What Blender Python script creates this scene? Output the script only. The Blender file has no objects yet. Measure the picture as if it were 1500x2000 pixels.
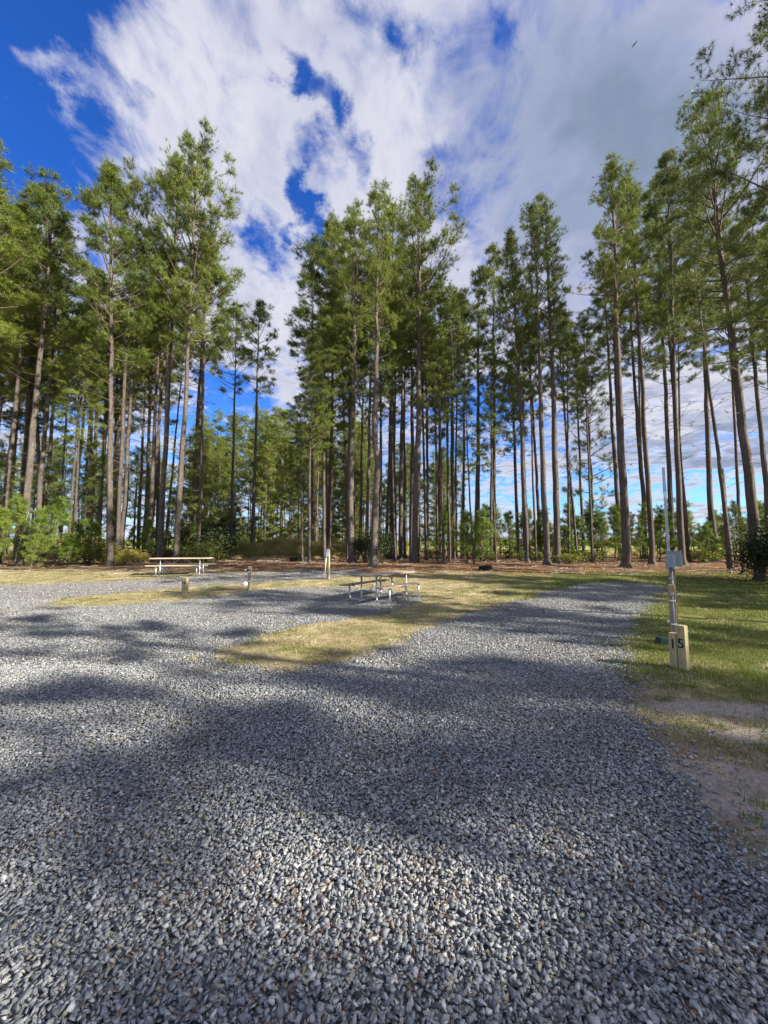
import bpy, bmesh, math, random
import numpy as np
from mathutils import Vector, Matrix, Euler
R = math.radians
SC = bpy.context.scene
COL = SC.collection
PI = math.pi

# ------------------------------------------------------------------ camera
CAM_H, PITCH, F = 1.65, R(4.88), 750.0          # F in pixels of the 1500 px wide photo
cam_d = bpy.data.cameras.new('camera')
cam_d.sensor_fit = 'HORIZONTAL'; cam_d.sensor_width = 36; cam_d.lens = 18
cam_d.clip_start = 0.05; cam_d.clip_end = 5000
cam = bpy.data.objects.new('camera', cam_d); COL.objects.link(cam)
cam.location = (0, 0, CAM_H); cam.rotation_euler = (R(90) + PITCH, 0, 0)
SC.camera = cam
SUN_EL, SUN_AZ = R(29), R(110)                  # azimuth clockwise from +Y (view direction)
EXPOSURE = 1.45
SC.view_settings.view_transform = 'Standard'; SC.view_settings.look = 'None'
SC.cycles.max_bounces = 5; SC.cycles.diffuse_bounces = 3; SC.cycles.glossy_bounces = 2; SC.cycles.transmission_bounces = 3
SC.view_settings.exposure = EXPOSURE; SC.view_settings.gamma = 1

cp, sp = math.cos(PITCH), math.sin(PITCH)
HB = [(-1e5, 0), (10, 0), (12, .04), (14, .13), (16, .24), (18, .33), (20, .40), (23, .47), (27, .5), (1e5, .5)]
HX = np.array([h[0] for h in HB]); HZ = np.array([h[1] for h in HB])
def gz(y): return float(np.interp(y, HX, HZ))
def pdir(u, v):
    x = (u - 750) / F; z = (1000 - v) / F
    return Vector((x, cp - z * sp, sp + z * cp))
def g2(u, v):                                    # pixel of the photo -> point on the ground
    d = pdir(u, v); h = 0
    for _ in range(40):
        t = (CAM_H - h) / max(-d.z, 1e-4); h = 0.5 * h + 0.5 * gz(d.y * t)
    return d.x * t, d.y * t
def at_depth(u, y, z=None):                      # x for pixel column u at distance y
    zz = gz(y) if z is None else z
    return (u - 750) / F * (y * cp + (zz - CAM_H) * sp)
def z_at(y, v):
    k = (1000 - v) / F
    return CAM_H + y * (k * cp + sp) / (cp - k * sp)
def v_of(y, z):
    f = y * cp + (z - CAM_H) * sp; u = -y * sp + (z - CAM_H) * cp
    return 1000 - F * u / f
def gno(u, v):
    d = pdir(u, v); return d.x / d.y, d.z / d.y

# ------------------------------------------------------------------ node helper
class NT:
    def __init__(s, nt): s.nt = nt; s.n = nt.nodes; s.l = nt.links
    def new(s, t, **kw):
        n = s.n.new(t)
        for k, v in kw.items(): setattr(n, k, v)
        return n
    def put(s, sock, val):
        if isinstance(val, bpy.types.NodeSocket): s.l.new(val, sock)
        elif val is not None: sock.default_value = val
    def math(s, op, a, b=None, clamp=False):
        n = s.new('ShaderNodeMath', operation=op, use_clamp=clamp); s.put(n.inputs[0], a)
        if b is not None: s.put(n.inputs[1], b)
        return n.outputs[0]
    def vmath(s, op, a, b=None):
        n = s.new('ShaderNodeVectorMath', operation=op); s.put(n.inputs[0], a)
        if b is not None: s.put(n.inputs[1], b)
        return n.outputs['Value'] if op in ('LENGTH', 'DOT_PRODUCT') else n.outputs[0]
    def noise(s, vec, scale, detail=4, rough=.55, dist=0, color=False):
        n = s.new('ShaderNodeTexNoise'); s.put(n.inputs['Vector'], vec)
        n.inputs['Scale'].default_value = scale; n.inputs['Detail'].default_value = detail
        n.inputs['Roughness'].default_value = rough; n.inputs['Distortion'].default_value = dist
        return n.outputs['Color' if color else 'Fac']
    def mr(s, v, a, b, c=0., d=1., smooth=True):
        n = s.new('ShaderNodeMapRange', interpolation_type='SMOOTHSTEP' if smooth else 'LINEAR')
        s.put(n.inputs[0], v)
        for i, q in enumerate((a, b, c, d)): s.put(n.inputs[i + 1], q)
        return n.outputs[0]
    def mix(s, f, a, b, blend='MIX'):
        n = s.new('ShaderNodeMix', data_type='RGBA', blend_type=blend)
        s.put(n.inputs[0], f); s.put(n.inputs[6], a); s.put(n.inputs[7], b)
        return n.outputs[2]
    def ramp(s, f, stops, interp='LINEAR'):
        n = s.new('ShaderNodeValToRGB'); s.put(n.inputs[0], f); cr = n.color_ramp; cr.interpolation = interp
        while len(cr.elements) < len(stops): cr.elements.new(.5)
        for e, (p, c) in zip(cr.elements, stops): e.position = p; e.color = (*c, 1)
        return n.outputs[0]
    def xyz(s, x, y, z):
        n = s.new('ShaderNodeCombineXYZ'); s.put(n.inputs[0], x); s.put(n.inputs[1], y); s.put(n.inputs[2], z)
        return n.outputs[0]
    def bump(s, h, strength=.5, dist=.02):
        n = s.new('ShaderNodeBump'); s.put(n.inputs['Height'], h)
        n.inputs['Strength'].default_value = strength; n.inputs['Distance'].default_value = dist
        return n.outputs[0]
def c4(c): return (c[0], c[1], c[2], 1)

# ------------------------------------------------------------------ world: sky with clouds
W = bpy.data.worlds.new('World'); SC.world = W; W.use_nodes = True
w = NT(W.node_tree)
bg = [n for n in w.n if n.type == 'BACKGROUND'][0]
sky = w.new('ShaderNodeTexSky', sky_type='NISHITA')
sky.sun_disc = False; sky.sun_elevation = SUN_EL; sky.sun_rotation = SUN_AZ
sky.air_density = 1.0; sky.dust_density = .4; sky.ozone_density = 3.0
tc = w.new('ShaderNodeTexCoord')
sep = w.new('ShaderNodeSeparateXYZ'); w.l.new(tc.outputs['Generated'], sep.inputs[0])
dx, dy, dz = sep.outputs
yy = w.math('MAXIMUM', dy, .04)
gx = w.math('DIVIDE', dx, yy); gzz = w.math('DIVIDE', dz, yy)
G0 = w.xyz(gx, gzz, 0.)
zz = w.math('ADD', w.math('MAXIMUM', dz, 0.), .10)
Q = w.xyz(w.math('DIVIDE', dx, zz), w.math('DIVIDE', dy, zz), 0.)      # a flat cloud layer overhead
wn = w.noise(Q, 1.6, 4, .6, 0, True)
wn2 = w.noise(Q, 6.5, 6, .65, 0, True)
warp = w.vmath('ADD', w.vmath('MULTIPLY', w.vmath('SUBTRACT', wn, (.5, .5, .5)), (.42, .42, 0)), w.vmath('MULTIPLY', w.vmath('SUBTRACT', wn2, (.5, .5, .5)), (.36, .36, 0)))
Gw = w.vmath('ADD', G0, warp)
def blob(cu, cv, ru, rv, ang, weight, vec=None):
    cx, cz = gno(cu, cv)
    m = w.new('ShaderNodeMapping', vector_type='TEXTURE'); w.put(m.inputs[0], Gw if vec is None else vec)
    m.inputs['Location'].default_value = (cx, cz, 0); m.inputs['Rotation'].default_value = (0, 0, R(ang))
    m.inputs['Scale'].default_value = (ru / F, rv / F, 1)
    return w.mr(w.vmath('LENGTH', m.outputs[0]), 0.0, 1.15, weight * 1.15, 0.)
def total(bl, start):
    t = start
    for b in bl: t = w.math('ADD', t, blob(*b))
    return t
rot = w.new('ShaderNodeMapping'); w.put(rot.inputs[0], Q); rot.inputs['Rotation'].default_value = (0, 0, R(-14)); rot.inputs['Scale'].default_value = (1.1, .8, 1)
QS = rot.outputs[0]
nA = w.noise(QS, 2.6, 9, .60, .45)
nB = w.noise(QS, 8.0, 7, .60, .6)
nn = w.math('ADD', w.math('MULTIPLY', w.math('SUBTRACT', nA, .5), 1.5), w.math('MULTIPLY', w.math('SUBTRACT', nB, .5), 1.0))
cover = total([                                   # (u, v, radius u, radius v, angle, weight): ccw angle
    (-40, 150, 330, 420, 0, -.50), (70, 20, 320, 130, 10, -.42), (60, 360, 200, 150, 0, -.35),
    (110, 150, 230, 80, -35, .34), (625, 245, 66, 180, 35, -.50), (545, 150, 50, 110, 20, -.34), (500, 470, 45, 150, 15, -.2), (250, 200, 110, 50, -40, -.2), (1000, 60, 50, 140, 30, -.16), (800, 110, 40, 100, 10, -.2),
    (590, 400, 56, 190, 10, -.46), (700, 30, 130, 60, -40, -.24), (880, 310, 90, 60, 0, -.20),
    (380, 200, 330, 260, -40, .20), (760, 330, 200, 260, 0, .22), (1250, 250, 430, 520, 0, .42),
    (520, 610, 170, 130, 0, .28), (420, 820, 160, 90, 0, -.40), (480, 740, 90, 60, 0, -.25), (900, 840, 150, 90, 0, -.30),
    (1180, 975, 420, 38, 0, -.50), (1040, 800, 120, 70, 0, -.3), (1400, 790, 420, 150, 0, .35),
    (1150, 1032, 700, 34, 0, .32), (170, 900, 160, 70, 0, -.3)], w.math('ADD', nn, .575))
alpha = w.mr(cover, .18, .76)
grey = total([(1230, 230, 460, 560, 0, .85), (1400, 850, 420, 75, 0, .6), (640, 60, 300, 90, 0, .12), (950, 330, 150, 400, 0, .25)], 0.)
nC = w.noise(QS, 2.6, 5, .55, .3)
shade = w.math('ADD', grey, w.mr(nC, .38, .62, .0, .42))
dens = w.mr(cover, .58, .95, 0., .20)
shade = w.math('ADD', shade, w.math('MULTIPLY', dens, w.mr(nA, .4, .6, 0., 1.)))
shade = w.math('SUBTRACT', w.math('MINIMUM', shade, 1.1), w.math('MULTIPLY', w.mr(nC, .35, .65), .34), True)
K = 1 / .12 * 2 ** -EXPOSURE
ccol = w.ramp(shade, [(0, (.76 * K / 8, .77 * K / 8, .87 * K / 8)), (.35, (.52 * K / 8, .55 * K / 8, .72 * K / 8)),
                      (.7, (.37 * K / 8, .43 * K / 8, .61 * K / 8)), (1, (.245 * K / 8, .32 * K / 8, .46 * K / 8))])
ccol = w.vmath('SCALE', ccol); w.n[-1].inputs['Scale'].default_value = 8.0
blue = w.mix(1., sky.outputs[0], (.11, .32, .72, 1), 'MULTIPLY')
low = w.mr(dz, 0.02, .50, 1., 0.)
blue = w.mix(low, blue, w.mix(1., sky.outputs[0], (.34, .56, .82, 1), 'MULTIPLY'))
skyc = w.mix(alpha, blue, ccol)
w.l.new(skyc, bg.inputs[0]); bg.inputs[1].default_value = .12

sun_d = bpy.data.lights.new('sun', 'SUN'); sun_d.energy = 5.0; sun_d.angle = R(.55); sun_d.color = (1, .91, .75)
sun = bpy.data.objects.new('sun', sun_d); COL.objects.link(sun)
sv = Vector((math.sin(SUN_AZ) * math.cos(SUN_EL), math.cos(SUN_AZ) * math.cos(SUN_EL), math.sin(SUN_EL)))
sun.rotation_euler = sv.to_track_quat('Z', 'Y').to_euler()

# ------------------------------------------------------------------ object helpers
def tag(o, label=None, cat=None, group=None, kind=None):
    if label: o['label'] = label
    if cat: o['category'] = cat
    if group: o['group'] = group
    if kind: o['kind'] = kind
    return o
def link(name, me, mats, parent=None, smooth=False):
    o = bpy.data.objects.new(name, me); COL.objects.link(o)
    for m in (mats if isinstance(mats, (list, tuple)) else [mats]): me.materials.append(m)
    if smooth: me.polygons.foreach_set('use_smooth', np.ones(len(me.polygons), bool))
    if parent: o.parent = parent
    return o
def empty(name, loc, rz=0):
    o = bpy.data.objects.new(name, None); COL.objects.link(o); o.location = loc; o.rotation_euler = (0, 0, rz)
    o.empty_display_size = .2
    return o
def np_mesh(name, V, faces_flat, sizes, matidx=None):
    me = bpy.data.meshes.new(name)
    V = np.ascontiguousarray(V, dtype=np.float32); faces_flat = np.asarray(faces_flat, dtype=np.int32)
    sizes = np.asarray(sizes, dtype=np.int32)
    me.vertices.add(len(V)); me.vertices.foreach_set('co', V.ravel())
    me.loops.add(len(faces_flat)); me.loops.foreach_set('vertex_index', faces_flat)
    me.polygons.add(len(sizes))
    starts = np.zeros(len(sizes), np.int32); starts[1:] = np.cumsum(sizes)[:-1]
    me.polygons.foreach_set('loop_start', starts); me.polygons.foreach_set('loop_total', sizes)
    if matidx is not None: me.polygons.foreach_set('material_index', np.asarray(matidx, np.int32))
    me.update(calc_edges=True)
    return me
def tri_mesh(name, V, matidx=None):              # V: (n*3, 3)
    n = len(V) // 3
    return np_mesh(name, V, np.arange(n * 3), np.full(n, 3), matidx)
class Tubes:                                      # collects tapering tubes in one mesh
    def __init__(s): s.V = []; s.Fc = []; s.n = 0
    def add(s, pts, radii, sides=5, cap=True):
        pts = np.asarray(pts, float); k = len(pts)
        T = np.gradient(pts, axis=0); T /= np.linalg.norm(T, axis=1)[:, None] + 1e-9
        ref = np.array([0, 0, 1.]) if abs(T[0][2]) < .9 else np.array([1., 0, 0])
        A = np.cross(T, ref); A /= np.linalg.norm(A, axis=1)[:, None] + 1e-9
        B = np.cross(T, A); a = np.arange(sides) * 2 * PI / sides
        ring = pts[:, None] + np.asarray(radii)[:, None, None] * (np.cos(a)[None, :, None] * A[:, None] + np.sin(a)[None, :, None] * B[:, None])
        s.V.append(ring.reshape(-1, 3)); b = s.n
        i = np.arange(k - 1)[:, None] * sides; j = np.arange(sides)[None]; j2 = (j + 1) % sides
        q = np.stack([b + i + j, b + i + j2, b + i + sides + j2, b + i + sides + j], -1).reshape(-1, 4)
        s.Fc.append((q, None))
        if cap:
            s.Fc.append((None, [b + x for x in range(sides)][::-1])); s.Fc.append((None, [b + (k - 1) * sides + x for x in range(sides)]))
        s.n += k * sides
    def mesh(s, name):
        fl = []; sz = []
        for q, c in s.Fc:
            if q is not None: fl.append(q.ravel()); sz.append(np.full(len(q), 4))
            else: fl.append(np.array(c)); sz.append(np.array([len(c)]))
        return np_mesh(name, np.concatenate(s.V), np.concatenate(fl), np.concatenate(sz))
def bm_obj(name, bm, mats, parent=None, bevel=0, smooth=False):
    if bevel: bmesh.ops.bevel(bm, geom=bm.edges[:], offset=bevel, segments=2, profile=.5, affect='EDGES')
    bmesh.ops.recalc_face_normals(bm, faces=bm.faces[:])
    me = bpy.data.meshes.new(name); bm.to_mesh(me); bm.free()
    return link(name, me, mats, parent, smooth)
def add_box(bm, c, s, rot=None):
    r = bmesh.ops.create_cube(bm, size=1)
    M = Matrix.Translation(c) @ (rot.to_4x4() if rot else Matrix.Identity(4)) @ Matrix.Diagonal((*s, 1))
    bmesh.ops.transform(bm, matrix=M, verts=r['verts']); return r['verts']
def add_cyl(bm, c, r, h, seg=16, rot=None, r2=None):
    q = bmesh.ops.create_cone(bm, cap_ends=True, segments=seg, radius1=r, radius2=r if r2 is None else r2, depth=h)
    bmesh.ops.transform(bm, matrix=Matrix.Translation(c) @ (rot.to_4x4() if rot else Matrix.Identity(4)), verts=q['verts'])
def tube_obj(name, pts, r, mat, parent, sides=10):
    t = Tubes(); t.add(pts, [r] * len(pts), sides); return link(name, t.mesh(name), mat, parent, True)

# ------------------------------------------------------------------ materials
def material(name, rough=.8, spec=.3):
    m = bpy.data.materials.new(name); m.use_nodes = True
    t = NT(m.node_tree); b = [n for n in t.n if n.type == 'BSDF_PRINCIPLED'][0]
    b.inputs['Roughness'].default_value = rough; b.inputs['Specular IOR Level'].default_value = spec
    return m, t, b
def simple(name, col, rough=.5, metal=0., var=.12, scale=20, bump=.1):
    m, t, b = material(name, rough)
    tc = t.new('ShaderNodeTexCoord').outputs['Object']
    n = t.noise(tc, scale, 5, .6)
    t.put(b.inputs['Base Color'], t.mix(t.mr(n, .35, .65), c4([x * (1 - var) for x in col]), c4([min(1, x * (1 + var)) for x in col])))
    t.put(b.inputs['Roughness'], t.mr(n, .3, .7, rough * .85, min(1, rough * 1.15)))
    b.inputs['Metallic'].default_value = metal
    if bump: t.put(b.inputs['Normal'], t.bump(n, bump, .01))
    return m
def needle_mat(name, c1, c2, c3, trans=.35):
    m, t, b = material(name, .5, .25)
    oi = t.new('ShaderNodeObjectInfo'); geo = t.new('ShaderNodeNewGeometry')
    n = t.noise(t.vmath('ADD', geo.outputs['Position'], oi.outputs['Location']), .55, 3, .6)
    f = t.math('ADD', t.math('MULTIPLY', geo.outputs['Random Per Island'], .45), t.math('MULTIPLY', n, .9))
    f = t.math('ADD', f, t.math('MULTIPLY', oi.outputs['Random'], .3))
    col = t.ramp(f, [(.3, c1), (.65, c2), (.95, c3)])
    brown = t.mr(geo.outputs['Random Per Island'], .965, .97, 0., .8)
    col = t.mix(brown, col, (.16, .085, .03, 1))
    t.put(b.inputs['Base Color'], col)
    tr = t.new('ShaderNodeBsdfTranslucent'); t.put(tr.inputs[0], t.mix(1., col, (1.25, 1.3, .7, 1), 'MULTIPLY'))
    mx = t.new('ShaderNodeMixShader'); mx.inputs[0].default_value = trans
    t.l.new(b.outputs[0], mx.inputs[1]); t.l.new(tr.outputs[0], mx.inputs[2])
    out = [n for n in t.n if n.type == 'OUTPUT_MATERIAL'][0]; t.l.new(mx.outputs[0], out.inputs[0])
    return m
M_NEEDLE = needle_mat('pine_needles', (.035, .066, .018), (.095, .142, .026), (.20, .245, .045), .13)
M_NEEDLE_Y = needle_mat('young_pine_needles', (.06, .115, .018), (.12, .195, .03), (.20, .27, .05), .28)
M_NEEDLE_F = needle_mat('sunlit_tint_needles', (.05, .085, .020), (.115, .16, .032), (.21, .25, .05), .2)  # brightened needle copy for the far pines, sunlight put into the colour
M_LEAF = needle_mat('shrub_leaves', (.03, .06, .015), (.09, .13, .03), (.22, .22, .05), .35)
M_LEAF_Y = needle_mat('yellow_leaves', (.10, .13, .02), (.22, .24, .05), (.34, .27, .07), .3)
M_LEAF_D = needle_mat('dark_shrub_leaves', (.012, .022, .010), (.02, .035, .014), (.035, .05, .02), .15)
M_TALL = needle_mat('tall_grass_blades', (.10, .12, .025), (.26, .26, .08), (.46, .38, .19), .35)

def bark_mat():
    m, t, b = material('pine_bark', .92, .1)
    tc = t.new('ShaderNodeTexCoord').outputs['Object']; oi = t.new('ShaderNodeObjectInfo')
    sc = t.vmath('MULTIPLY', t.vmath('ADD', tc, oi.outputs['Location']), (1, 1, .28))
    v = t.new('ShaderNodeTexVoronoi', feature='DISTANCE_TO_EDGE'); t.put(v.inputs['Vector'], t.vmath('ADD', sc, t.vmath('SCALE', t.noise(sc, 9, 3, .6, 0, True))))
    t.n[-1].inputs[0].default_value
    v.inputs['Scale'].default_value = 13
    n = t.noise(sc, 30, 6, .7); n2 = t.noise(t.vmath('MULTIPLY', tc, (1, 1, .5)), 1.1, 3)
    plate = t.mr(v.outputs['Distance'], .02, .16)
    col = t.ramp(t.math('ADD', t.math('MULTIPLY', n, .6), t.math('MULTIPLY', n2, .4)), [(.3, (.11, .09, .08)), (.5, (.25, .22, .20)), (.66, (.45, .41, .375))])
    col = t.mix(plate, t.mix(1., col, (.38, .33, .30, 1), 'MULTIPLY'), col)
    col = t.mix(t.math('MULTIPLY', oi.outputs['Random'], .35), col, t.mix(1., col, (.75, .62, .52, 1), 'MULTIPLY'))
    t.put(b.inputs['Base Color'], col)
    t.put(b.inputs['Normal'], t.bump(t.math('ADD', plate, t.math('MULTIPLY', n, .6)), .9, .03))
    return m
M_BARK = bark_mat()
M_TWIG = simple('branch_bark', (.115, .09, .07), .9, var=.35, scale=6, bump=0)
M_DEAD = simple('dead_wood', (.33, .29, .25), .9, var=.3, scale=8)

def wood_mat(name, c1, c2, axis=0, rough=.75):
    m, t, b = material(name, rough, .2)
    tc = t.new('ShaderNodeTexCoord').outputs['Object']
    s = [14, 14, 14]; s[axis] = .9
    v = t.vmath('MULTIPLY', tc, tuple(s))
    n = t.noise(v, 2.2, 7, .65, .6); n2 = t.noise(tc, 3, 3)
    isl = t.new('ShaderNodeNewGeometry').outputs['Random Per Island']
    f = t.math('ADD', t.math('MULTIPLY', n, .75), t.math('MULTIPLY', n2, .25))
    f = t.math('ADD', f, t.math('MULTIPLY', t.math('SUBTRACT', isl, .5), .12))
    t.put(b.inputs['Base Color'], t.ramp(f, [(.32, c1), (.62, c2)]))
    t.put(b.inputs['Normal'], t.bump(n, .35, .006))
    return m
M_WOODZ = wood_mat('treated_pine_post', (.24, .20, .10), (.44, .38, .22), 2)
M_WOODG = wood_mat('weathered_post', (.20, .16, .09), (.36, .30, .18), 2)
M_PLANK = wood_mat('weathered_plank', (.19, .155, .115), (.36, .30, .235), 0)
M_PLANK2 = wood_mat('fresh_plank', (.34, .28, .20), (.56, .48, .36), 0)
M_GALV = simple('galvanised_steel', (.42, .44, .47), .38, .75, .15, 40, .05)
M_GREYBOX = simple('grey_painted_box', (.24, .285, .32), .45, .2, .06, 15, .02)
M_PVC = simple('grey_pvc', (.20, .21, .22), .5, 0, .1, 10, .02)
M_WPVC = simple('white_pvc', (.75, .76, .76), .45, 0, .06, 12, .02)
M_BLACK = simple('black_paint', (.012, .012, .013), .5, 0, .2, 10, 0)
M_RUST = simple('sooty_steel', (.022, .020, .019), .8, .3, .4, 9, .2)
M_GREENBOX = simple('dark_green_plastic', (.018, .045, .04), .5, 0, .2, 10, .03)
M_WHITEST = simple('white_stone', (.68, .68, .66), .7, 0, .12, 10, .1)
M_PLATE = simple('pale_blue_plate', (.42, .46, .56), .4, .1, .08, 14, .02)
M_ROOF = simple('grey_metal_roof', (.17, .18, .19), .5, .3, .2, 2, 0)
M_BIRD = simple('dark_feathers', (.05, .055, .06), .8, 0, .3, 20, 0)
M_KNOT = simple('dark_knot', (.06, .035, .02), .8, 0, .2, 20, 0)

SANDY = [(*g2(1405, 1512), .62, .20, -.25), (*g2(1425, 1385), .85, .22, -.1), (*g2(1545, 1600), .7, .3, -.5), (*g2(1490, 1440), .5, .15, 0.)]
def ground_mat():
    m, t, b = material('ground_cover', .95, .1)
    pos = t.new('ShaderNodeNewGeometry').outputs['Position']
    s = t.new('ShaderNodeSeparateXYZ'); t.l.new(pos, s.inputs[0])
    n1 = t.noise(pos, .35, 4, .6); n2 = t.noise(pos, 2.5, 5, .65); n3 = t.noise(pos, 28, 6, .75); n4 = t.noise(pos, .9, 5, .65)
    fine = t.ramp(n3, [(.3, (.55, .55, .55)), (.7, (1.35, 1.35, 1.35))])
    dry = t.ramp(n2, [(.3, (.19, .16, .08)), (.5, (.34, .285, .165)), (.66, (.49, .42, .28))])
    green = t.ramp(n2, [(.3, (.06, .10, .016)), (.55, (.12, .15, .035)), (.72, (.26, .23, .09))])
    straw = t.ramp(t.math('ADD', t.math('MULTIPLY', n2, .6), t.math('MULTIPLY', n3, .4)), [(.34, (.05, .024, .014)), (.46, (.12, .056, .030)), (.54, (.21, .115, .06)), (.62, (.38, .27, .18))])
    field = t.ramp(n1, [(.3, (.17, .20, .05)), (.6, (.30, .30, .10)), (.8, (.38, .34, .17))])
    sand = t.ramp(n2, [(.3, (.28, .225, .19)), (.7, (.50, .43, .38))])
    gx_ = t.mr(t.math('ADD', s.outputs[0], t.math('MULTIPLY', t.math('SUBTRACT', n1, .5), 6)), 3.2, 5.0)
    gleft = t.mr(n4, .50, .60)
    dry = t.mix(t.mr(t.noise(pos, 1.7, 5, .7), .52, .60, 0., .6), dry, t.mix(n3, (.16, .10, .055, 1), (.26, .19, .12, 1)))
    grass = t.mix(t.math('MULTIPLY', gleft, .6), dry, green)
    grass = t.mix(t.math('MULTIPLY', gx_, .8), grass, green)
    # sandy worn patches beside the drive
    near = t.mr(t.math('ADD', s.outputs[1], t.math('MULTIPLY', n2, 1.0)), 4.1, 4.9, 1., 0.)
    sm = t.math('MULTIPLY', t.mr(n4, .43, .52), near)
    grass = t.mix(t.math('MULTIPLY', sm, .6), grass, sand)
    pwp = t.vmath('ADD', pos, t.vmath('MULTIPLY', t.vmath('SUBTRACT', t.noise(pos, 3.5, 4, .6, 0, True), (.5, .5, .5)), (.55, .35, 0)))
    for cx_, cy_, rx_, ry_, an_ in SANDY:
        mp = t.new('ShaderNodeMapping', vector_type='TEXTURE'); t.put(mp.inputs[0], pwp); mp.inputs['Location'].default_value = (cx_, cy_, 0); mp.inputs['Rotation'].default_value = (0, 0, an_); mp.inputs['Scale'].default_value = (rx_, ry_, 1)
        fl = t.vmath('MULTIPLY', mp.outputs[0], (1, 1, 0))
        grass = t.mix(t.mr(t.vmath('LENGTH', fl), .55, 1.15, .92, 0.), grass, t.mix(.5, sand, (.58, .50, .46, 1)))
    yw = t.math('ADD', s.outputs[1], t.math('MULTIPLY', t.math('SUBTRACT', n1, .5), 5))
    yw = t.math('ADD', yw, t.math('MULTIPLY', t.math('SUBTRACT', n2, .5), 3.5))
    ys = t.math('ADD', yw, t.math('MULTIPLY', s.outputs[0], .11))
    col = t.mix(t.mr(ys, 17.0, 19.6), grass, straw)
    # a carpet of grass again in the open field past the trees
    col = t.mix(t.mr(yw, 43, 50), col, field)
    t.put(b.inputs['Base Color'], t.mix(1., col, fine, 'MULTIPLY'))
    t.put(b.inputs['Normal'], t.bump(t.math('ADD', n3, t.math('MULTIPLY', n2, .8)), .9, .05))
    return m
M_GROUND = ground_mat()
STONE = [(.0, (.135, .148, .166)), (.25, (.21, .228, .248)), (.5, (.275, .292, .31)), (.75, (.34, .352, .365)), (.92, (.43, .435, .435)), (.95, (.62, .62, .60)), (.962, (.29, .275, .21)), (.985, (.35, .32, .235)), (.995, (.21, .155, .11))]
def stone_mat():
    m, t, b = material('crushed_slate', .72, .18)
    geo = t.new('ShaderNodeNewGeometry'); pos = geo.outputs['Position']
    n = t.noise(pos, 45, 5, .65)
    col = t.ramp(geo.outputs['Random Per Island'], STONE)
    col = t.mix(1., col, t.ramp(n, [(.3, (.62, .62, .62)), (.7, (1.25, 1.25, 1.25))]), 'MULTIPLY')
    dirt = t.mr(t.noise(pos, .7, 4, .6), .54, .66, 0., .38)
    col = t.mix(dirt, col, t.mix(1., col, (.85, .70, .50, 1), 'MULTIPLY'))
    t.put(b.inputs['Base Color'], col); t.put(b.inputs['Normal'], t.bump(n, .35, .006))
    return m
M_STONE = stone_mat()
def gravel_mat():
    m, t, b = material('gravel_bed', .8, .2)
    pos = t.new('ShaderNodeNewGeometry').outputs['Position']
    pw = t.vmath('ADD', pos, t.vmath('MULTIPLY', t.noise(pos, 14, 3, .6, 0, True), (.05, .05, .05)))
    v = t.new('ShaderNodeTexVoronoi'); t.put(v.inputs['Vector'], pw); v.inputs['Scale'].default_value = 30
    e = t.new('ShaderNodeTexVoronoi', feature='DISTANCE_TO_EDGE'); t.put(e.inputs['Vector'], pw); e.inputs['Scale'].default_value = 30
    sx = t.new('ShaderNodeSeparateColor'); t.l.new(v.outputs['Color'], sx.inputs[0])
    col = t.ramp(sx.outputs[0], STONE)
    col = t.mix(t.mr(e.outputs['Distance'], 0, .12), (.05, .055, .06, 1), col)
    s = t.new('ShaderNodeSeparateXYZ'); t.l.new(pos, s.inputs[0])
    sun_tinted = t.mix(t.mr(s.outputs[1], 8, 16, 0., .6), col, (.33, .30, .275, 1))  # pale brown mix with distance, painted in place of sun streaks
    t.put(b.inputs['Base Color'], sun_tinted)
    t.put(b.inputs['Normal'], t.bump(t.math('SUBTRACT', sx.outputs[1], t.math('MULTIPLY', v.outputs['Distance'], 1.6)), 1., .03))
    return m
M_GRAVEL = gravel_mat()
def blade(name, c, c2):
    m, t, b = material(name, .6, .2)
    g = t.new('ShaderNodeNewGeometry'); col = t.mix(g.outputs['Random Per Island'], c4(c), c4(c2))
    t.put(b.inputs['Base Color'], col)
    tr = t.new('ShaderNodeBsdfTranslucent'); t.put(tr.inputs[0], col)
    mx = t.new('ShaderNodeMixShader'); mx.inputs[0].default_value = .3
    t.l.new(b.outputs[0], mx.inputs[1]); t.l.new(tr.outputs[0], mx.inputs[2])
    t.l.new(mx.outputs[0], [n for n in t.n if n.type == 'OUTPUT_MATERIAL'][0].inputs[0])
    return m
M_G1 = blade('green_blade', (.08, .14, .02), (.18, .24, .035))
M_G2 = blade('olive_blade', (.13, .13, .035), (.20, .19, .06))
M_G3 = blade('straw_blade', (.40, .34, .18), (.60, .52, .32))
M_PS = blade('fallen_needle', (.22, .09, .04), (.40, .22, .11))

# ------------------------------------------------------------------ ground
rng = np.random.default_rng(7)
def vnoise(x, y, s=1., seed=0):
    r = np.random.default_rng(seed + 100); o = 0
    for k in range(7):
        a = r.uniform(0, 2 * PI); f = s * r.uniform(.6, 2.4); p = r.uniform(0, 7)
        o = o + np.sin((x * math.cos(a) + y * math.sin(a)) * f + p + 1.3 * np.sin((x * math.sin(a) - y * math.cos(a)) * f * .7 + p * 2))
    return o / 7
ylines = [-300, -60, -20, 0, 4, 7, 10, 12, 14, 16, 18, 20, 23, 27, 34, 45, 70, 120, 300, 900, 2600]
xlines = [-2600, -900, -300, -120, -60, -35, -20, -10, 0, 10, 20, 35, 60, 120, 300, 900, 2600]
V = [(x, y, gz(y)) for y in ylines for x in xlines]; nx = len(xlines)
Fq = [(j * nx + i, j * nx + i + 1, (j + 1) * nx + i + 1, (j + 1) * nx + i) for j in range(len(ylines) - 1) for i in range(nx - 1)]
gm = bpy.data.meshes.new('ground'); gm.from_pydata(V, [], Fq)
tag(link('ground', gm, M_GROUND), 'mown grass, pine straw and open field', kind='structure')

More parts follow.
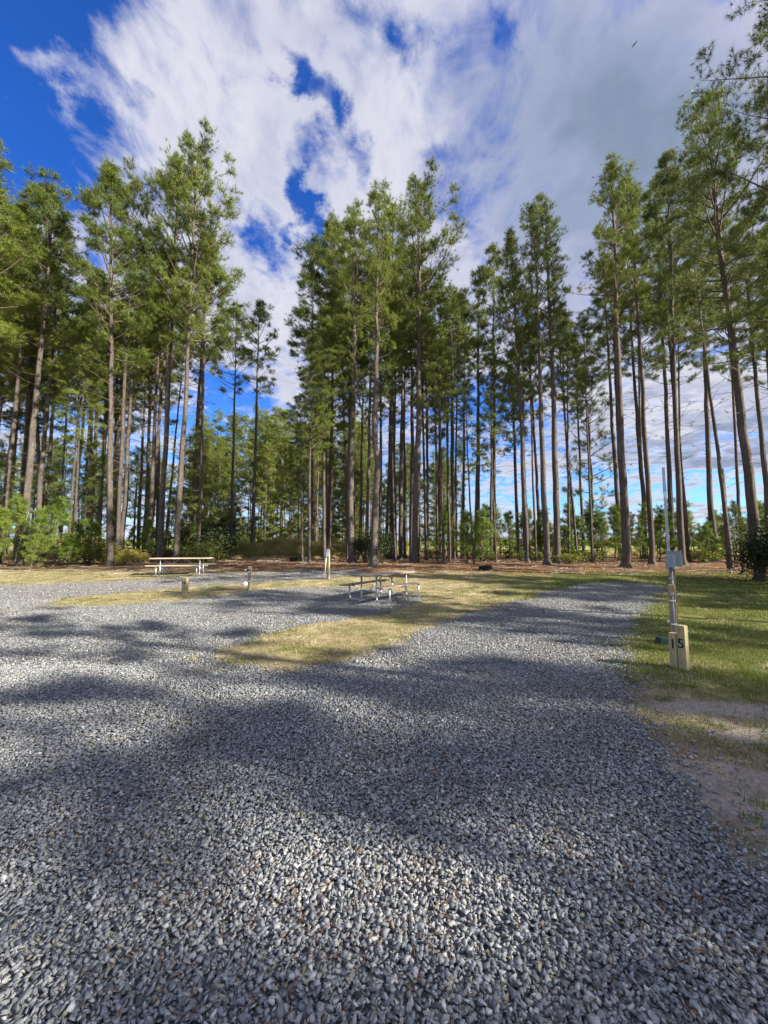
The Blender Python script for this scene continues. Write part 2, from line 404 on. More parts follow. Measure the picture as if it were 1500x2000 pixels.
def outline(px, extra=None, jit=.07, seed=1):
    P = [Vector(g2(*p)) if p[2:] == () else Vector(p[:2]) for p in px]
    out = []; r = random.Random(seed)
    n = len(P)
    for i in range(n):
        a, b = P[i], P[(i + 1) % n]; L = (b - a).length; k = max(1, min(60, int(L / .22)))
        for q in range(k):
            c = a.lerp(b, q / k)
            d = jit * (1 + .06 * c.y)
            out.append((c.x + d * float(vnoise(c.x * 1., c.y, 2.2, 3)) * 2.6 + d * float(vnoise(c.x, c.y, 7, 13)) * 2 + r.uniform(-.05, .05), c.y + d * float(vnoise(c.x + 40, c.y, 2.2, 5)) * 2.6 + d * float(vnoise(c.x, c.y + 9, 7, 15)) * 2 + r.uniform(-.05, .05)))
    return out
main_px = [(1130, 1141), (1200, 1137), (1262, 1139), (1305, 1146), (1285, 1165), (1258, 1190), (1240, 1215), (1222, 1245), (1212, 1290), (1216, 1340), (1232, 1410), (1268, 1460), (1300, 1505), (1335, 1570), (1385, 1620), (1440, 1655), (1500, 1695), (1750, 1830), (1900, 2100), (1900, 2600),
           (-900, 2600), (-900, 1500), (-300, 1230), (-260, 1160), (-200, 1142), (0, 1143), (150, 1139), (250, 1135), (330, 1128), (400, 1121), (500, 1119), (600, 1116), (690, 1112), (715, 1116), (700, 1122), (655, 1128), (600, 1133), (520, 1137), (470, 1140), (410, 1144), (340, 1149), (250, 1156), (180, 1162), (110, 1169), (88, 1177), (110, 1185),
           (180, 1186), (270, 1181), (350, 1174), (420, 1165), (480, 1155), (540, 1149), (600, 1146), (660, 1147), (710, 1150), (770, 1155), (815, 1163), (825, 1174), (800, 1186), (760, 1192), (700, 1204), (640, 1214), (590, 1224), (540, 1236), (480, 1250), (435, 1262), (424, 1280), (435, 1298), (490, 1308), (560, 1314), (620, 1308), (680, 1292), (740, 1272), (800, 1246), (850, 1224), (900, 1206), (960, 1190), (1010, 1176), (1060, 1158)]
poly = outline(main_px)
bm = bmesh.new(); vs = [bm.verts.new((x, y, 0)) for x, y in poly]
es = [bm.edges.new((vs[i], vs[(i + 1) % len(vs)])) for i in range(len(vs))]
bmesh.ops.triangle_fill(bm, edges=es, use_beauty=True)
for h, _ in HB[1:-1]:
    bmesh.ops.bisect_plane(bm, geom=bm.verts[:] + bm.edges[:] + bm.faces[:], plane_co=(0, h, 0), plane_no=(0, 1, 0))
for q in bm.verts: q.co.z = gz(q.co.y) + .004
bmesh.ops.recalc_face_normals(bm, faces=bm.faces[:])
if bm.faces and sum(f.normal.z for f in bm.faces) < 0: bmesh.ops.reverse_faces(bm, faces=bm.faces[:])
me = bpy.data.meshes.new('gravel_drive'); bm.to_mesh(me); bm.free()
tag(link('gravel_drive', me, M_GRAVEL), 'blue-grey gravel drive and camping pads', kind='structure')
PX = np.array([p[0] for p in poly]); PY = np.array([p[1] for p in poly])
def inside(x, y):
    r = np.zeros(len(x), bool)
    for i in range(len(PX)):
        x1, y1, x2, y2 = PX[i], PY[i], PX[i - 1], PY[i - 1]
        c = (y1 > y) != (y2 > y)
        with np.errstate(divide='ignore', invalid='ignore'):
            r ^= c & (x < (x2 - x1) * (y - y1) / (y2 - y1 + 1e-12) + x1)
    return r

# loose stones over the gravel bed: real crushed stones, one mass
def stone_variants(n, npts, seed):
    out = []; r = random.Random(seed)
    for _ in range(n):
        b = bmesh.new(); ax = (1, r.uniform(.45, .80), r.uniform(.20, .48))
        for _ in range(npts):
            v = Vector((r.gauss(0, 1), r.gauss(0, 1), r.gauss(0, 1))).normalized()
            v = Vector([math.copysign(abs(c) ** .55, c) for c in v])
            b.verts.new([v[i] * ax[i] * .5 for i in range(3)])
        h = bmesh.ops.convex_hull(b, input=b.verts[:])
        bmesh.ops.delete(b, geom=list({e for e in h['geom_unused'] + h['geom_interior'] if isinstance(e, bmesh.types.BMVert)}), context='VERTS')
        bmesh.ops.triangulate(b, faces=b.faces[:]); b.verts.index_update()
        out.append((np.array([v.co[:] for v in b.verts]), np.array([[v.index for v in f.verts] for f in b.faces]))); b.free()
    return out
def rotm(n, tilt, rz=None):
    a = rng.uniform(0, 2 * PI, n) if rz is None else rz
    t1 = rng.normal(0, tilt, n); t2 = rng.normal(0, tilt, n)
    ca, sa, c1, s1, c2, s2 = np.cos(a), np.sin(a), np.cos(t1), np.sin(t1), np.cos(t2), np.sin(t2)
    Z = np.zeros(n); O = np.ones(n)
    Rz = np.stack([ca, -sa, Z, sa, ca, Z, Z, Z, O], -1).reshape(n, 3, 3)
    Rx = np.stack([O, Z, Z, Z, c1, -s1, Z, s1, c1], -1).reshape(n, 3, 3)
    Ry = np.stack([c2, Z, s2, Z, O, Z, -s2, Z, c2], -1).reshape(n, 3, 3)
    return Rx @ Ry @ Rz
def scatter(name, X, Y, Z, S, variants, tilt, mat, flat=1.):
    n = len(X); which = rng.integers(0, len(variants), n); VV = []; FF = []; base = 0
    Rm = rotm(n, tilt)
    for k, (v, f) in enumerate(variants):
        idx = np.where(which == k)[0]
        if not len(idx): continue
        P = np.einsum('nij,nkj->nki', Rm[idx], v[None] * S[idx][:, None, None])
        P[..., 0] += X[idx][:, None]; P[..., 1] += Y[idx][:, None]; P[..., 2] += Z[idx][:, None]
        VV.append(P.reshape(-1, 3)); m = len(idx)
        FF.append((f[None] + (np.arange(m) * len(v))[:, None, None] + base).reshape(-1, 3)); base += m * len(v)
    FF = np.concatenate(FF)
    return np_mesh(name, np.concatenate(VV), FF.ravel(), np.full(len(FF), 3))
def in_view_pts(y0, y1, dens, side=1.12):
    area = side * (y1 ** 2 - y0 ** 2); n = int(area * dens)
    y = np.sqrt(rng.uniform(y0 ** 2, y1 ** 2, n)); x = rng.uniform(-1, 1, n) * side * y
    return x, y
def gza(y): return np.interp(y, HX, HZ)
mats_v = stone_variants(30, 9, 3); mats_l = stone_variants(14, 6, 5)
XS, YS, SS = [], [], []
def stones(y0, y1, dens, s0, s1, variants, nm):
    x, y = in_view_pts(y0, y1, dens)
    jj = np.where(rng.random(len(x)) < .3, .30, .10); k = inside(x + jj * rng.normal(0, 1, len(x)), y + jj * rng.normal(0, 1, len(x))); x, y = x[k], y[k]
    s = np.exp(rng.uniform(math.log(s0), math.log(s1), len(x)))
    big = rng.random(len(x)) < .04; s[big] *= 1.35
    z = gza(y) + .004 + s * .1 + rng.uniform(0, .016, len(x))
    return scatter(nm, x, y, z, s, variants, .42, M_STONE)
mA = stones(1.15, 5.4, 4900, .017, .041, mats_v, 'loose_gravel')
tag(link('loose_gravel', mA, M_STONE), 'crushed blue-grey slate stones, sharp and close by', 'gravel', kind='stuff')
mB = stones(5.4, 11.5, 1500, .022, .046, mats_l, 'loose_gravel')
tag(link('loose_gravel', mB, M_STONE), 'crushed grey stones further down the drive', 'gravel', kind='stuff')
mC = stones(11.5, 19, 160, .035, .07, mats_l, 'loose_gravel')
tag(link('loose_gravel', mC, M_STONE), 'grey stones on the far camping pads', 'gravel', kind='stuff')

# short grass: blades
def blades(x, y, z, h, wd, lean, matidx, name, mats):
    n = len(x); a = rng.uniform(0, 2 * PI, n); b = a + rng.uniform(-.6, .6, n) + PI / 2
    L = np.abs(rng.normal(0, lean, n)) * h
    tip = np.stack([x + np.cos(a) * L, y + np.sin(a) * L, z + h * np.clip(1 - .3 * (L / h) ** 2, .25, 1)], -1)
    p1 = np.stack([x + np.cos(b) * wd, y + np.sin(b) * wd, z], -1); p2 = np.stack([x - np.cos(b) * wd, y - np.sin(b) * wd, z], -1)
    V = np.stack([p1, p2, tip], 1).reshape(-1, 3)
    return link(name, tri_mesh(name, V, matidx), mats)
def lawn(y0, y1, dens, hs, ws, nm, label):
    x, y = in_view_pts(y0, y1, dens, 1.1)
    j = (.12 + .016 * y) * np.where(rng.random(len(x)) < .25, 2.2, .8)
    k = ~inside(x + j * rng.normal(0, 1, len(x)), y + j * rng.normal(0, 1, len(x))); x, y = x[k], y[k]
    patch = vnoise(x, y, 1.6, 11) + .5 * vnoise(x, y, 5, 12)
    sandy = (patch > .10) & (y < 4.9) & (x > 2.5)
    sandy |= (patch > .42) & (x > 3)
    sandy |= (vnoise(x, y, 2.6, 88) > .22) & (x < 3) & (rng.random(len(x)) < .7)
    for cx_, cy_, rx_, ry_, an_ in SANDY:
        ddx, ddy = x - cx_, y - cy_; qa = (ddx * math.cos(an_) + ddy * math.sin(an_)) / rx_; qb = (-ddx * math.sin(an_) + ddy * math.cos(an_)) / ry_
        sandy |= qa * qa + qb * qb + .35 * vnoise(x, y, 9, 77) < .8
    k = ~(sandy & (rng.random(len(x)) < .90)); x, y, patch = x[k], y[k], patch[k]
    g = (x > 3.0 + .0 * y) & (x > .38 * y + 0.9)
    r = rng.random(len(x)); r = r + .35 * (vnoise(x, y, 2.8, 21))
    mi = np.where(g, np.where(r < .56, 0, np.where(r < .80, 1, 2)), np.where(r < .05, 0, np.where(r < .36, 1, 2)))
    h = hs * np.where(g, 1., .62) * rng.uniform(.45, 1.25, len(x)) * (1 + .5 * vnoise(x, y, 3, 9)); h = np.where(mi == 2, h * .6, h)
    lean = np.where(mi == 2, 1.6, .8)
    blades(x, y, gza(y), h, ws * rng.uniform(.7, 1.3, len(x)), lean, mi, nm, [M_G1, M_G2, M_G3])
    tag(COL.objects[-1], label, 'grass', kind='stuff')
lawn(2.2, 6.5, 5200, .050, .0028, 'grass', 'green and straw coloured grass beside the numbered post')
lawn(6.5, 11.5, 1900, .048, .0045, 'grass', 'short dry grass on the island between the drives')
lawn(11.5, 19, 620, .055, .008, 'grass', 'sunlit dry grass around the camping pads')
# taller tufts and weeds in the verge and along the edges of the turf
cx, cy = in_view_pts(2.3, 13, 9.0, 1.1); e_in = inside(cx, cy); near_edge = np.zeros(len(cx), bool)
for a_ in range(8): near_edge |= inside(cx + .35 * math.cos(a_ * .785), cy + .35 * math.sin(a_ * .785)) != e_in
kp = ((~e_in) & (rng.random(len(cx)) < np.where(cx > 2.5, .42, .12))) | (near_edge & (rng.random(len(cx)) < .30)); cx, cy = cx[kp], cy[kp]
nb_ = 46; sz = rng.uniform(.03, .11, len(cx)); tx_ = (cx[:, None] + rng.normal(0, 1, (len(cx), nb_)) * sz[:, None]).ravel(); ty_ = (cy[:, None] + rng.normal(0, 1, (len(cx), nb_)) * sz[:, None]).ravel()
hh_ = np.repeat(rng.uniform(.035, .105, len(cx)), nb_) * rng.uniform(.4, 1.2, len(tx_)); mm = np.repeat(rng.choice([0, 0, 1, 2], len(cx)), nb_); mm = np.where(rng.random(len(mm)) < .2, 2, mm)
blades(tx_, ty_, gza(ty_), hh_, np.full(len(tx_), .0030) * (1 + ty_ * .08), np.full(len(tx_), 1.0), mm, 'weeds', [M_G1, M_G2, M_G3])
tag(COL.objects[-1], 'small tufts of coarser grass and weeds along the turf edges', 'weeds', kind='stuff')
# fallen pine needles and straw on everything
def litter(y0, y1, n, L, wd, nm, label, zoff=.03):
    y = np.sqrt(rng.uniform(y0 ** 2, y1 ** 2, n)); x = rng.uniform(-1.05, 1.05, n) * y
    cl = vnoise(x, y, 2.2, 33) + rng.normal(0, .25, n); k = cl > .12; x, y = x[k], y[k]; n = len(x)
    a = rng.uniform(0, 2 * PI, n); l = L * rng.uniform(.4, 1.1, n); z = gza(y) + zoff * rng.uniform(.7, 1.25, n)
    d = np.stack([np.cos(a) * l, np.sin(a) * l, rng.normal(0, .08, n) * l], -1); s = np.stack([-np.sin(a) * wd, np.cos(a) * wd, np.zeros(n)], -1)
    p = np.stack([x, y, z], -1)
    link(nm, tri_mesh(nm, np.stack([p - s, p + s, p + d], 1).reshape(-1, 3)), M_PS)
    tag(COL.objects[-1], label, 'pine needles', kind='stuff')
litter(1.3, 7, 13000, .13, .0015, 'fallen_needles', 'rust coloured pine needles lying on the gravel')
litter(7, 17, 9000, .16, .003, 'fallen_needles', 'brown pine needles scattered over drive and lawn')

# ------------------------------------------------------------------ pines
def nrm(v): return v / (np.linalg.norm(v) + 1e-9)
def tufts(P, D, S, K, wd, spread, g, CN):
    P = np.asarray(P); D = np.asarray(D); S = np.asarray(S); n = len(P)
    D = D / (np.linalg.norm(D, axis=1)[:, None] + 1e-9)
    r = g.normal(0, 1, (n, K, 3)); dirs = D[:, None] * g.uniform(.25, 1.2, (n, K, 1)) + r * spread
    dirs /= np.linalg.norm(dirs, axis=2)[..., None]
    ln = S[:, None, None] * g.uniform(.65, 1.15, (n, K, 1))
    base = P[:, None] - D[:, None] * g.uniform(0, .5, (n, K, 1)) * S[:, None, None]
    sd = np.cross(dirs, np.asarray(CN)[:, None] + g.normal(0, .38, (n, K, 3))); sd /= np.linalg.norm(sd, axis=2)[..., None] + 1e-9
    tip = base + dirs * ln; tip[..., 2] -= .04 * ln[..., 0]
    return np.stack([base - sd * wd, base + sd * wd, tip], 2).reshape(-1, 3)
def pine_meshes(seed, H=22., cb=.5, Rc=3.0, r0=.19, nb=64, K=28, tuft=.23, wd=.0056, up0=8, up1=62, dead=24, wob=.11, fork=False, drop=.22, lop=None, flat=.45, peak=.3, dens=1.7, clump=.185, ntuft=19):
    g = np.random.default_rng(seed)
    zs = np.linspace(0, H, 24)
    px = np.cumsum(g.normal(0, wob / 4, 24)); py = np.cumsum(g.normal(0, wob / 4, 24))
    px -= px[0] + (px[-1] - px[0]) * zs / H; py -= py[0] + (py[-1] - py[0]) * zs / H
    path = np.stack([px, py, zs], -1)
    rad = r0 * np.clip(1 - zs / H, 0, 1) ** .75 + .02; rad[0] *= 1.9; rad[1] *= 1.0
    path = np.insert(path, 1, path[0] * .7 + path[1] * .3, 0); rad = np.insert(rad, 1, r0 * 1.08)
    path[0, 2] = -.15
    T = Tubes(); T.add(path, rad, 9)
    def pos(z): return np.array([np.interp(z, zs, px), np.interp(z, zs, py), z])
    B = Tubes(); tp, td, ts = [], [], []
    zb = cb * H
    for i in range(nb):
        t = (i + g.uniform(0, 1)) / nb; z = zb + (H - zb) * (t ** .9) * .985
        az = i * 2.4 + g.normal(0, .5)
        sh = min(1., .45 + (t / peak) * .55) * (1 - t) ** flat + .10
        L = Rc * sh * g.uniform(.55, 1.2)
        if lop is not None and g.random() < .5: L *= 1 + .45 * math.cos(az - lop)
        if L < .3: L = .3
        el = R(up0 + (up1 - up0) * t + g.normal(0, 9))
        d = np.array([math.cos(az) * math.cos(el), math.sin(az) * math.cos(el), math.sin(el)])
        p = pos(z); pts = [p]; cd = d.copy(); bend = g.uniform(.02, .16)
        for q in range(5):
            cd = nrm(cd + np.array([0, 0, bend * (1 + t)]) + g.normal(0, .07, 3)); p = p + cd * L / 5; pts.append(p)
        pts = np.array(pts); br = .012 + .011 * L
        B.add(pts, np.linspace(br, .006, 6), 4, False)
        side = nrm(np.cross(d, [0, 0, 1.])); nc = max(2, int(L * dens + g.uniform(.3, 1.3)))
        for q in range(nc):
            if g.random() < drop and q: continue
            f = 1. if q == 0 else 1 - (q / nc) * .68 + g.normal(0, .05)
            f = min(1., max(.25, f)); sg = 1 if q % 2 else -1
            b0 = np.array([np.interp(f * 5, range(6), pts[:, k]) for k in range(3)])
            off = 0. if q == 0 else g.uniform(.25, .62) * (.35 + .30 * L)
            c = b0 + side * sg * off + cd * off * .55 + np.array([0, 0, g.uniform(.0, .28) * (1 + off)])
            if q: B.add(np.array([b0, (b0 + c) / 2 - [0, 0, .04], c]), [.011, .008, .005], 3, False)
            sz = clump * g.uniform(.7, 1.25) * (.75 + .08 * L); nt = int(ntuft * g.uniform(.7, 1.3))
            o_ = g.normal(0, 1, (nt, 3)) * np.array([sz, sz, sz * .55]); o_ += cd[None] * g.uniform(-.4, .6, (nt, 1)) * sz
            for k in range(0, nt, 3): B.add(np.array([c - cd * .1, c + o_[k]]), [.005, .003], 3, False)
            tp.extend(list(c + o_)); td.extend(list(o_ * 1.2 + cd * sz * .5 + np.array([0, 0, sz * .9]))); ts.extend(list(tuft * g.uniform(.7, 1.2, nt)))
    for i in range(dead):                          # bare dead limbs below the crown
        z = H * (cb * .42) + g.random() * H * cb * .62; az = g.uniform(0, 2 * PI); L = g.uniform(.3, 2.0) * (.4 + .6 * z / zb)
        d = np.array([math.cos(az), math.sin(az), g.uniform(-.25, .5)]); p = pos(z); pts = [p]
        for q in range(3): d = nrm(d + g.normal(0, .18, 3)); p = p + d * L / 3; pts.append(p)
        B.add(np.array(pts), np.linspace(.018, .004, 4), 3, False)
        if L > 1.1 and g.random() < .35:
            tp.append(p); td.append(d + np.array([0, 0, .5])); ts.append(tuft)
    if fork:
        z0 = H * .30; p = pos(z0); d = nrm(np.array([-.75, 0, 1.])); pts = [p]
        for q in range(8): d = nrm(d + np.array([.07, 0, .15])); p = p + d * H * .045; pts.append(p)
        B.add(np.array(pts), np.linspace(.08, .02, 9), 6)
        for q in range(26):
            a = g.uniform(3, 8); b0 = np.array([np.interp(a, range(9), np.array(pts)[:, k]) for k in range(3)]); l = g.uniform(.3, 1.0); az = g.uniform(0, 6.3)
            dd = nrm(np.array([math.cos(az), math.sin(az), .6])); B.add(np.array([b0, b0 + dd * l]), [.01, .004], 3, False)
            for w_ in range(3): tp.append(b0 + dd * l * (1 - w_ * .25)); td.append(dd); ts.append(tuft)
    tp.append(pos(H)); td.append(np.array([0, 0, 1.])); ts.append(tuft)
    P_ = np.array(tp); ax = np.stack([np.interp(P_[:, 2], zs, px), np.interp(P_[:, 2], zs, py), P_[:, 2]], -1)
    rad_ = P_ - ax; rad_ /= np.linalg.norm(rad_, axis=1)[:, None] + .3
    D_ = np.array(td); D_ /= np.linalg.norm(D_, axis=1)[:, None] + 1e-6
    CN = rad_ * .75 + D_ * .55 + np.array([0, 0, .45]); CN /= np.linalg.norm(CN, axis=1)[:, None] + 1e-6
    C = tufts(tp, td, ts, K, wd, .72, g, CN)
    bv = np.concatenate(B.V); fl, sz = [], []
    for q, c in B.Fc:
        if q is not None: fl.append(q.ravel()); sz.append(np.full(len(q), 4))
        else: fl.append(np.array(c)); sz.append(np.array([len(c)]))
    fl = np.concatenate(fl); sz = np.concatenate(sz); nC_ = len(C) // 3
    cm = np_mesh('crown', np.concatenate([C, bv]), np.concatenate([np.arange(nC_ * 3), fl + len(C)]), np.concatenate([np.full(nC_, 3), sz]), np.concatenate([np.zeros(nC_), np.ones(len(sz))]))
    return T.mesh('trunk'), cm, max(H, float(np.percentile(C[:, 2], 99.9)))

def proto(meshes, mats=(M_BARK, M_TWIG, M_NEEDLE)):
    meshes[0].materials.append(mats[0]); meshes[1].materials.append(mats[2]); meshes[1].materials.append(mats[1])
    meshes[0].polygons.foreach_set('use_smooth', np.ones(len(meshes[0].polygons), bool))
    return meshes
VAR = {}
VAR['open'] = [proto(pine_meshes(11 + i, cb=.56, Rc=3.0, nb=40, drop=.2, lop=i * 2.1, up0=14)) for i in range(4)]
VAR['full'] = [proto(pine_meshes(31 + i, cb=.46, Rc=3.0, nb=62, drop=.05, up0=4, flat=.6, peak=.3)) for i in range(4)]
VAR['high'] = [proto(pine_meshes(51 + i, cb=.62, Rc=2.6, nb=34, drop=.12, dead=26, up0=8, lop=i)) for i in range(5)]
VAR['fork'] = [proto(pine_meshes(71, cb=.54, Rc=2.6, nb=42, fork=True, wob=.45))]
VAR['reach'] = [proto(pine_meshes(75, cb=.48, Rc=3.5, nb=46, lop=0., drop=.12, up0=20, up1=58, peak=.45))]
VAR['wide'] = [proto(pine_meshes(81 + i, cb=.42, Rc=4.0, nb=74, drop=.06, up0=0, up1=50, lop=3.1)) for i in range(2)]
VAR['thin'] = [proto(pine_meshes(91 + i, H=20, cb=.50, Rc=2.0, nb=34, K=9, tuft=.34, wd=.022, r0=.13, dead=12, ntuft=11, clump=.28)) for i in range(5)]
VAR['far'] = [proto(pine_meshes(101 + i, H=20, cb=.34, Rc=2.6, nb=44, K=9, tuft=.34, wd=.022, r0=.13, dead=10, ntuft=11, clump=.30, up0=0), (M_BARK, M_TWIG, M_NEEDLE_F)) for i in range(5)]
VAR['young'] = [proto(pine_meshes(111 + i, H=9, cb=.22, Rc=1.5, nb=34, r0=.07, dead=4, up0=-5, up1=40, drop=.1, ntuft=10, clump=.2)) for i in range(2)]
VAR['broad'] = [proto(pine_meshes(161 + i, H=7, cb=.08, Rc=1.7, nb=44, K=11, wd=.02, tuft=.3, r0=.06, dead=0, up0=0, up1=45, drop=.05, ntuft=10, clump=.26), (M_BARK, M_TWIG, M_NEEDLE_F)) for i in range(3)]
VAR['sapling'] = [proto(pine_meshes(121 + i, H=3.6, cb=.10, Rc=1.1, nb=30, K=17, r0=.032, dead=1, up0=10, up1=60, drop=.05, tuft=.26, wd=.009, wob=.12, ntuft=7, clump=.14, flat=.8), (M_TWIG, M_TWIG, M_NEEDLE_Y)) for i in range(5)]
VAR['spindly'] = [proto(pine_meshes(141 + i, H=4.2, cb=.22, Rc=.75, nb=20, K=14, r0=.028, dead=3, up0=20, up1=62, drop=.2, tuft=.24, wd=.009, wob=.25, ntuft=6, clump=.12, flat=.8), (M_TWIG, M_TWIG, M_NEEDLE)) for i in range(4)]

prng = random.Random(5)
ALLP = []
def plant(kind, vi, x, y, z, height, lean=(0, 0), rz=None, wide=1., thick=1., label='', group=None, name='pine_tree', cat='pine tree'):
    tm, cm, H = VAR[kind][vi % len(VAR[kind])]; s = height / H
    root = empty(name, (x, y, z)); root.scale = (s * wide, s * wide, s)
    rz = prng.uniform(0, 6.28) if rz is None else rz
    # tilt in world axes after the spin about z
    root.rotation_mode = 'QUATERNION'
    q = Vector((lean[0], lean[1], 1)).normalized(); tilt = Vector((0, 0, 1)).rotation_difference(q)
    root.rotation_quaternion = tilt @ Euler((0, 0, rz)).to_quaternion()
    tag(root, label, cat, group)
    for nm, me, sc in (('trunk', tm, thick / wide), ('crown', cm, 1)):
        o = bpy.data.objects.new(nm, me); COL.objects.link(o); o.parent = root
        if nm == 'trunk': o.scale = (sc, sc, 1)
    ALLP.append((x, y)); return root
def plant_px(kind, vi, ub, vb, ut, vt, wpx, label, wide=1., rz=None, group='pines along the front of the wood', depth=None):
    if vb >= 1092: x, y = g2(ub, vb)
    else: y = 31 + (1092 - vb) * .18; x = at_depth(ub, y)
    z0 = gz(y); zt = z_at(y, vt); xt = (ut - 750) / F * (y * cp + (zt - CAM_H) * sp); H = zt - z0
    lean = ((xt - x) / H, 0)
    s = H / VAR[kind][0][2]
    ang = math.hypot(1, (ub - 750) / F)
    rad = wpx / F * y / ang / 2
    r0 = {'open': .19, 'full': .19, 'high': .19, 'fork': .19, 'reach': .19, 'wide': .19, 'thin': .13, 'young': .07}.get(kind, .03)
    return plant(kind, vi, x, y, z0, H, lean, rz, wide, min(2.2, max(.5, rad / (r0 * s * .93))), label, group)
front = [
 ('full', 0, -70, 1112, -30, 262, 15, 'pine at the left edge whose yellow-green crown is cut by the frame', 1.35, None),
 ('open', 0, 45, 1103, 108, 352, 16, 'pine with a pale sunlit bare trunk, first big trunk from the left', 1.15, None),
 ('full', 1, 88, 1088, 40, 400, 9, 'pine with two-tone tan trunk just right of the first pale trunk', 1.1, None),
 ('full', 2, 215, 1106, 216, 318, 12, 'pine with a pointed dark green crown above the tall left thicket', 1.0, None),
 ('open', 1, 229, 1100, 262, 352, 9, 'thin pine standing tight against the right of the pointed-crowned pine', .8, None),
 ('open', 2, 311, 1099, 352, 310, 11, 'left one of the two tall pines rising behind the far left picnic table', 1.0, None),
 ('reach', 0, 342, 1100, 388, 268, 11, 'right one of the two tall pines rising behind the far left picnic table', .95, .3),
 ('high', 0, 372, 1052, 405, 455, 8, 'dark-trunked pine just right of the two behind the picnic table', 1.0, None),
 ('high', 1, 450, 1062, 462, 590, 6, 'slim leaning pine in the left opening, by the dark bushes', .9, None),
 ('high', 2, 492, 1040, 508, 585, 7, 'pine with a crooked stem at the left end of the grassy bank', 1.05, None),
 ('high', 3, 607, 1078, 612, 470, 8, 'straight dark pine standing in front of the grassy bank', 1.25, None),
 ('full', 3, 640, 1060, 655, 425, 7, 'bushy pine behind the bank, left shoulder of the middle clump', 1.1, None),
 ('open', 3, 687, 1098, 692, 398, 12, 'grey-trunked pine at the left of the middle clump, right of the pedestal', 1.0, None),
 ('fork', 0, 728, 1107, 742, 356, 12, 'pine with a kinked stem forking at mid height in the middle clump', .85, 0.),
 ('high', 4, 762, 1088, 768, 395, 8, 'slim dark pine just right of the kinked pine', .9, None),
 ('high', 0, 783, 1091, 790, 480, 8, 'slim pine left of the tall straight pine in the middle clump', .9, None),
 ('reach', 0, 810, 1098, 822, 346, 12, 'tallest straight pine of the middle clump with a long right limb', 1.0, 0.),
 ('high', 1, 857, 1078, 862, 545, 7, 'slim pine just right of the middle clump', .9, None),
 ('high', 2, 883, 1084, 886, 570, 9, 'dark-trunked pine right of the middle clump, under a low dark crown', 1.1, None),
 ('high', 3, 903, 1080, 908, 610, 6, 'very slim pine beside the dark-trunked one right of the middle clump', .8, None),
 ('high', 4, 932, 1082, 938, 520, 8, 'slim pine above the middle fire ring', .9, None),
 ('high', 0, 966, 1086, 965, 480, 8, 'slim pine with patchy bark right of the middle fire ring', .9, None),
 ('full', 2, 1031, 1099, 996, 448, 10, 'pine with a dense pointed crown, left of the right-hand group', .75, None),
 ('open', 0, 1069, 1103, 1040, 388, 11, 'leaning pine left of the pair at the end of the right gravel pad', .8, None),
 ('open', 1, 1089, 1100, 1066, 392, 12, 'straight pine at the end of the right gravel pad', .8, None),
 ('young', 0, 1157, 1092, 1141, 720, 5, 'half-grown pine with branches almost to the ground by the right pad', 1., None),
 ('open', 2, 1222, 1109, 1190, 312, 16, 'thick pine standing behind the right gravel pad', .85, 2.2),
 ('high', 1, 1274, 1103, 1228, 345, 11, 'pine leaning left just right of the thick pine', 1.0, None),
 ('high', 2, 1262, 1085, 1222, 450, 9, 'pine half hidden behind the leaning one right of the thick pine', .9, None),
 ('full', 3, 1334, 1103, 1300, 300, 12, 'pine right behind the metal strut of the grey pedestal', .8, None),
 ('high', 3, 1316, 1090, 1278, 350, 10, 'pine showing left of the metal strut of the grey pedestal', .9, None),
 ('open', 3, 1398, 1096, 1360, 330, 12, 'upright dark pine left of the broken dead trunk', .9, None),
 ('high', 4, 1428, 1112, 1345, 400, 9, 'thin pine leaning far to the left across its dark neighbour', .8, None),
 ('wide', 0, 1487, 1135, 1378, 196, 22, 'big near pine leaning inwards at the right edge behind the black bush', .78, None),
]
for k, vi, ub, vb, ut, vt, wpx, lab, wide, rz in front:
    plant_px(k, vi, ub, vb, ut, vt, wpx, lab, wide, rz)
# the close pine whose trunk stands just outside the frame at the right
plant('wide', 1, 14.9, 11.6, gz(11.6), 21.5, (-.02, 0), 0.4, .95, 1.3, 'nearest pine, its dark boughs hanging in from the top right corner', 'pines along the front of the wood')

SKYL = [(-300, 250), (0, 285), (60, 350), (150, 430), (210, 330), (270, 400), (330, 320), (400, 280), (470, 420), (500, 600), (540, 680), (575, 640), (600, 500), (700, 400), (820, 360), (895, 470), (925, 590), (985, 470), (1060, 400), (1120, 430), (1200, 330), (1260, 360), (1310, 320), (1380, 230), (1500, 260), (1900, 200)]
su = [a[0] for a in SKYL]; sk = [a[1] for a in SKYL]
def fill(n, u0, u1, d0, d1, dt0, dt1, kinds, label, group, mind=1.5, thick=(.5, .85), wide=(.8, 1.1)):
    c = 0; tries = 0
    while c < n and tries < 4000:
        tries += 1; u = prng.uniform(u0, u1); y = prng.uniform(d0, d1); x = at_depth(u, y)
        if any((x - a) ** 2 + (y - b) ** 2 < mind ** 2 for a, b in ALLP) or 330 < u < 372: continue
        vt = np.interp(u, su, sk) + prng.uniform(dt0, dt1); zt = z_at(y, vt); z0 = gz(y); H = min(zt - z0, 26)
        if H < 6: continue
        k = prng.choice(kinds)
        plant(k, prng.randrange(9), x, y, z0, H, (prng.gauss(0, .02), prng.gauss(0, .015)), None, prng.uniform(*wide), prng.uniform(*thick), label, group); c += 1
gA = 'inner pines behind the front trunks'
fill(42, -120, 400, 23, 40, 30, 260, ['high', 'high', 'full', 'open'], 'pine crowded among others in the dense left part of the wood', gA)
fill(9, 590, 700, 24, 38, 50, 220, ['high', 'full'], 'pine among others behind the left side of the middle clump', gA)
fill(22, 690, 900, 24, 38, 90, 300, ['high', 'high', 'thin'], 'dark slim pine among others behind the middle clump', gA)
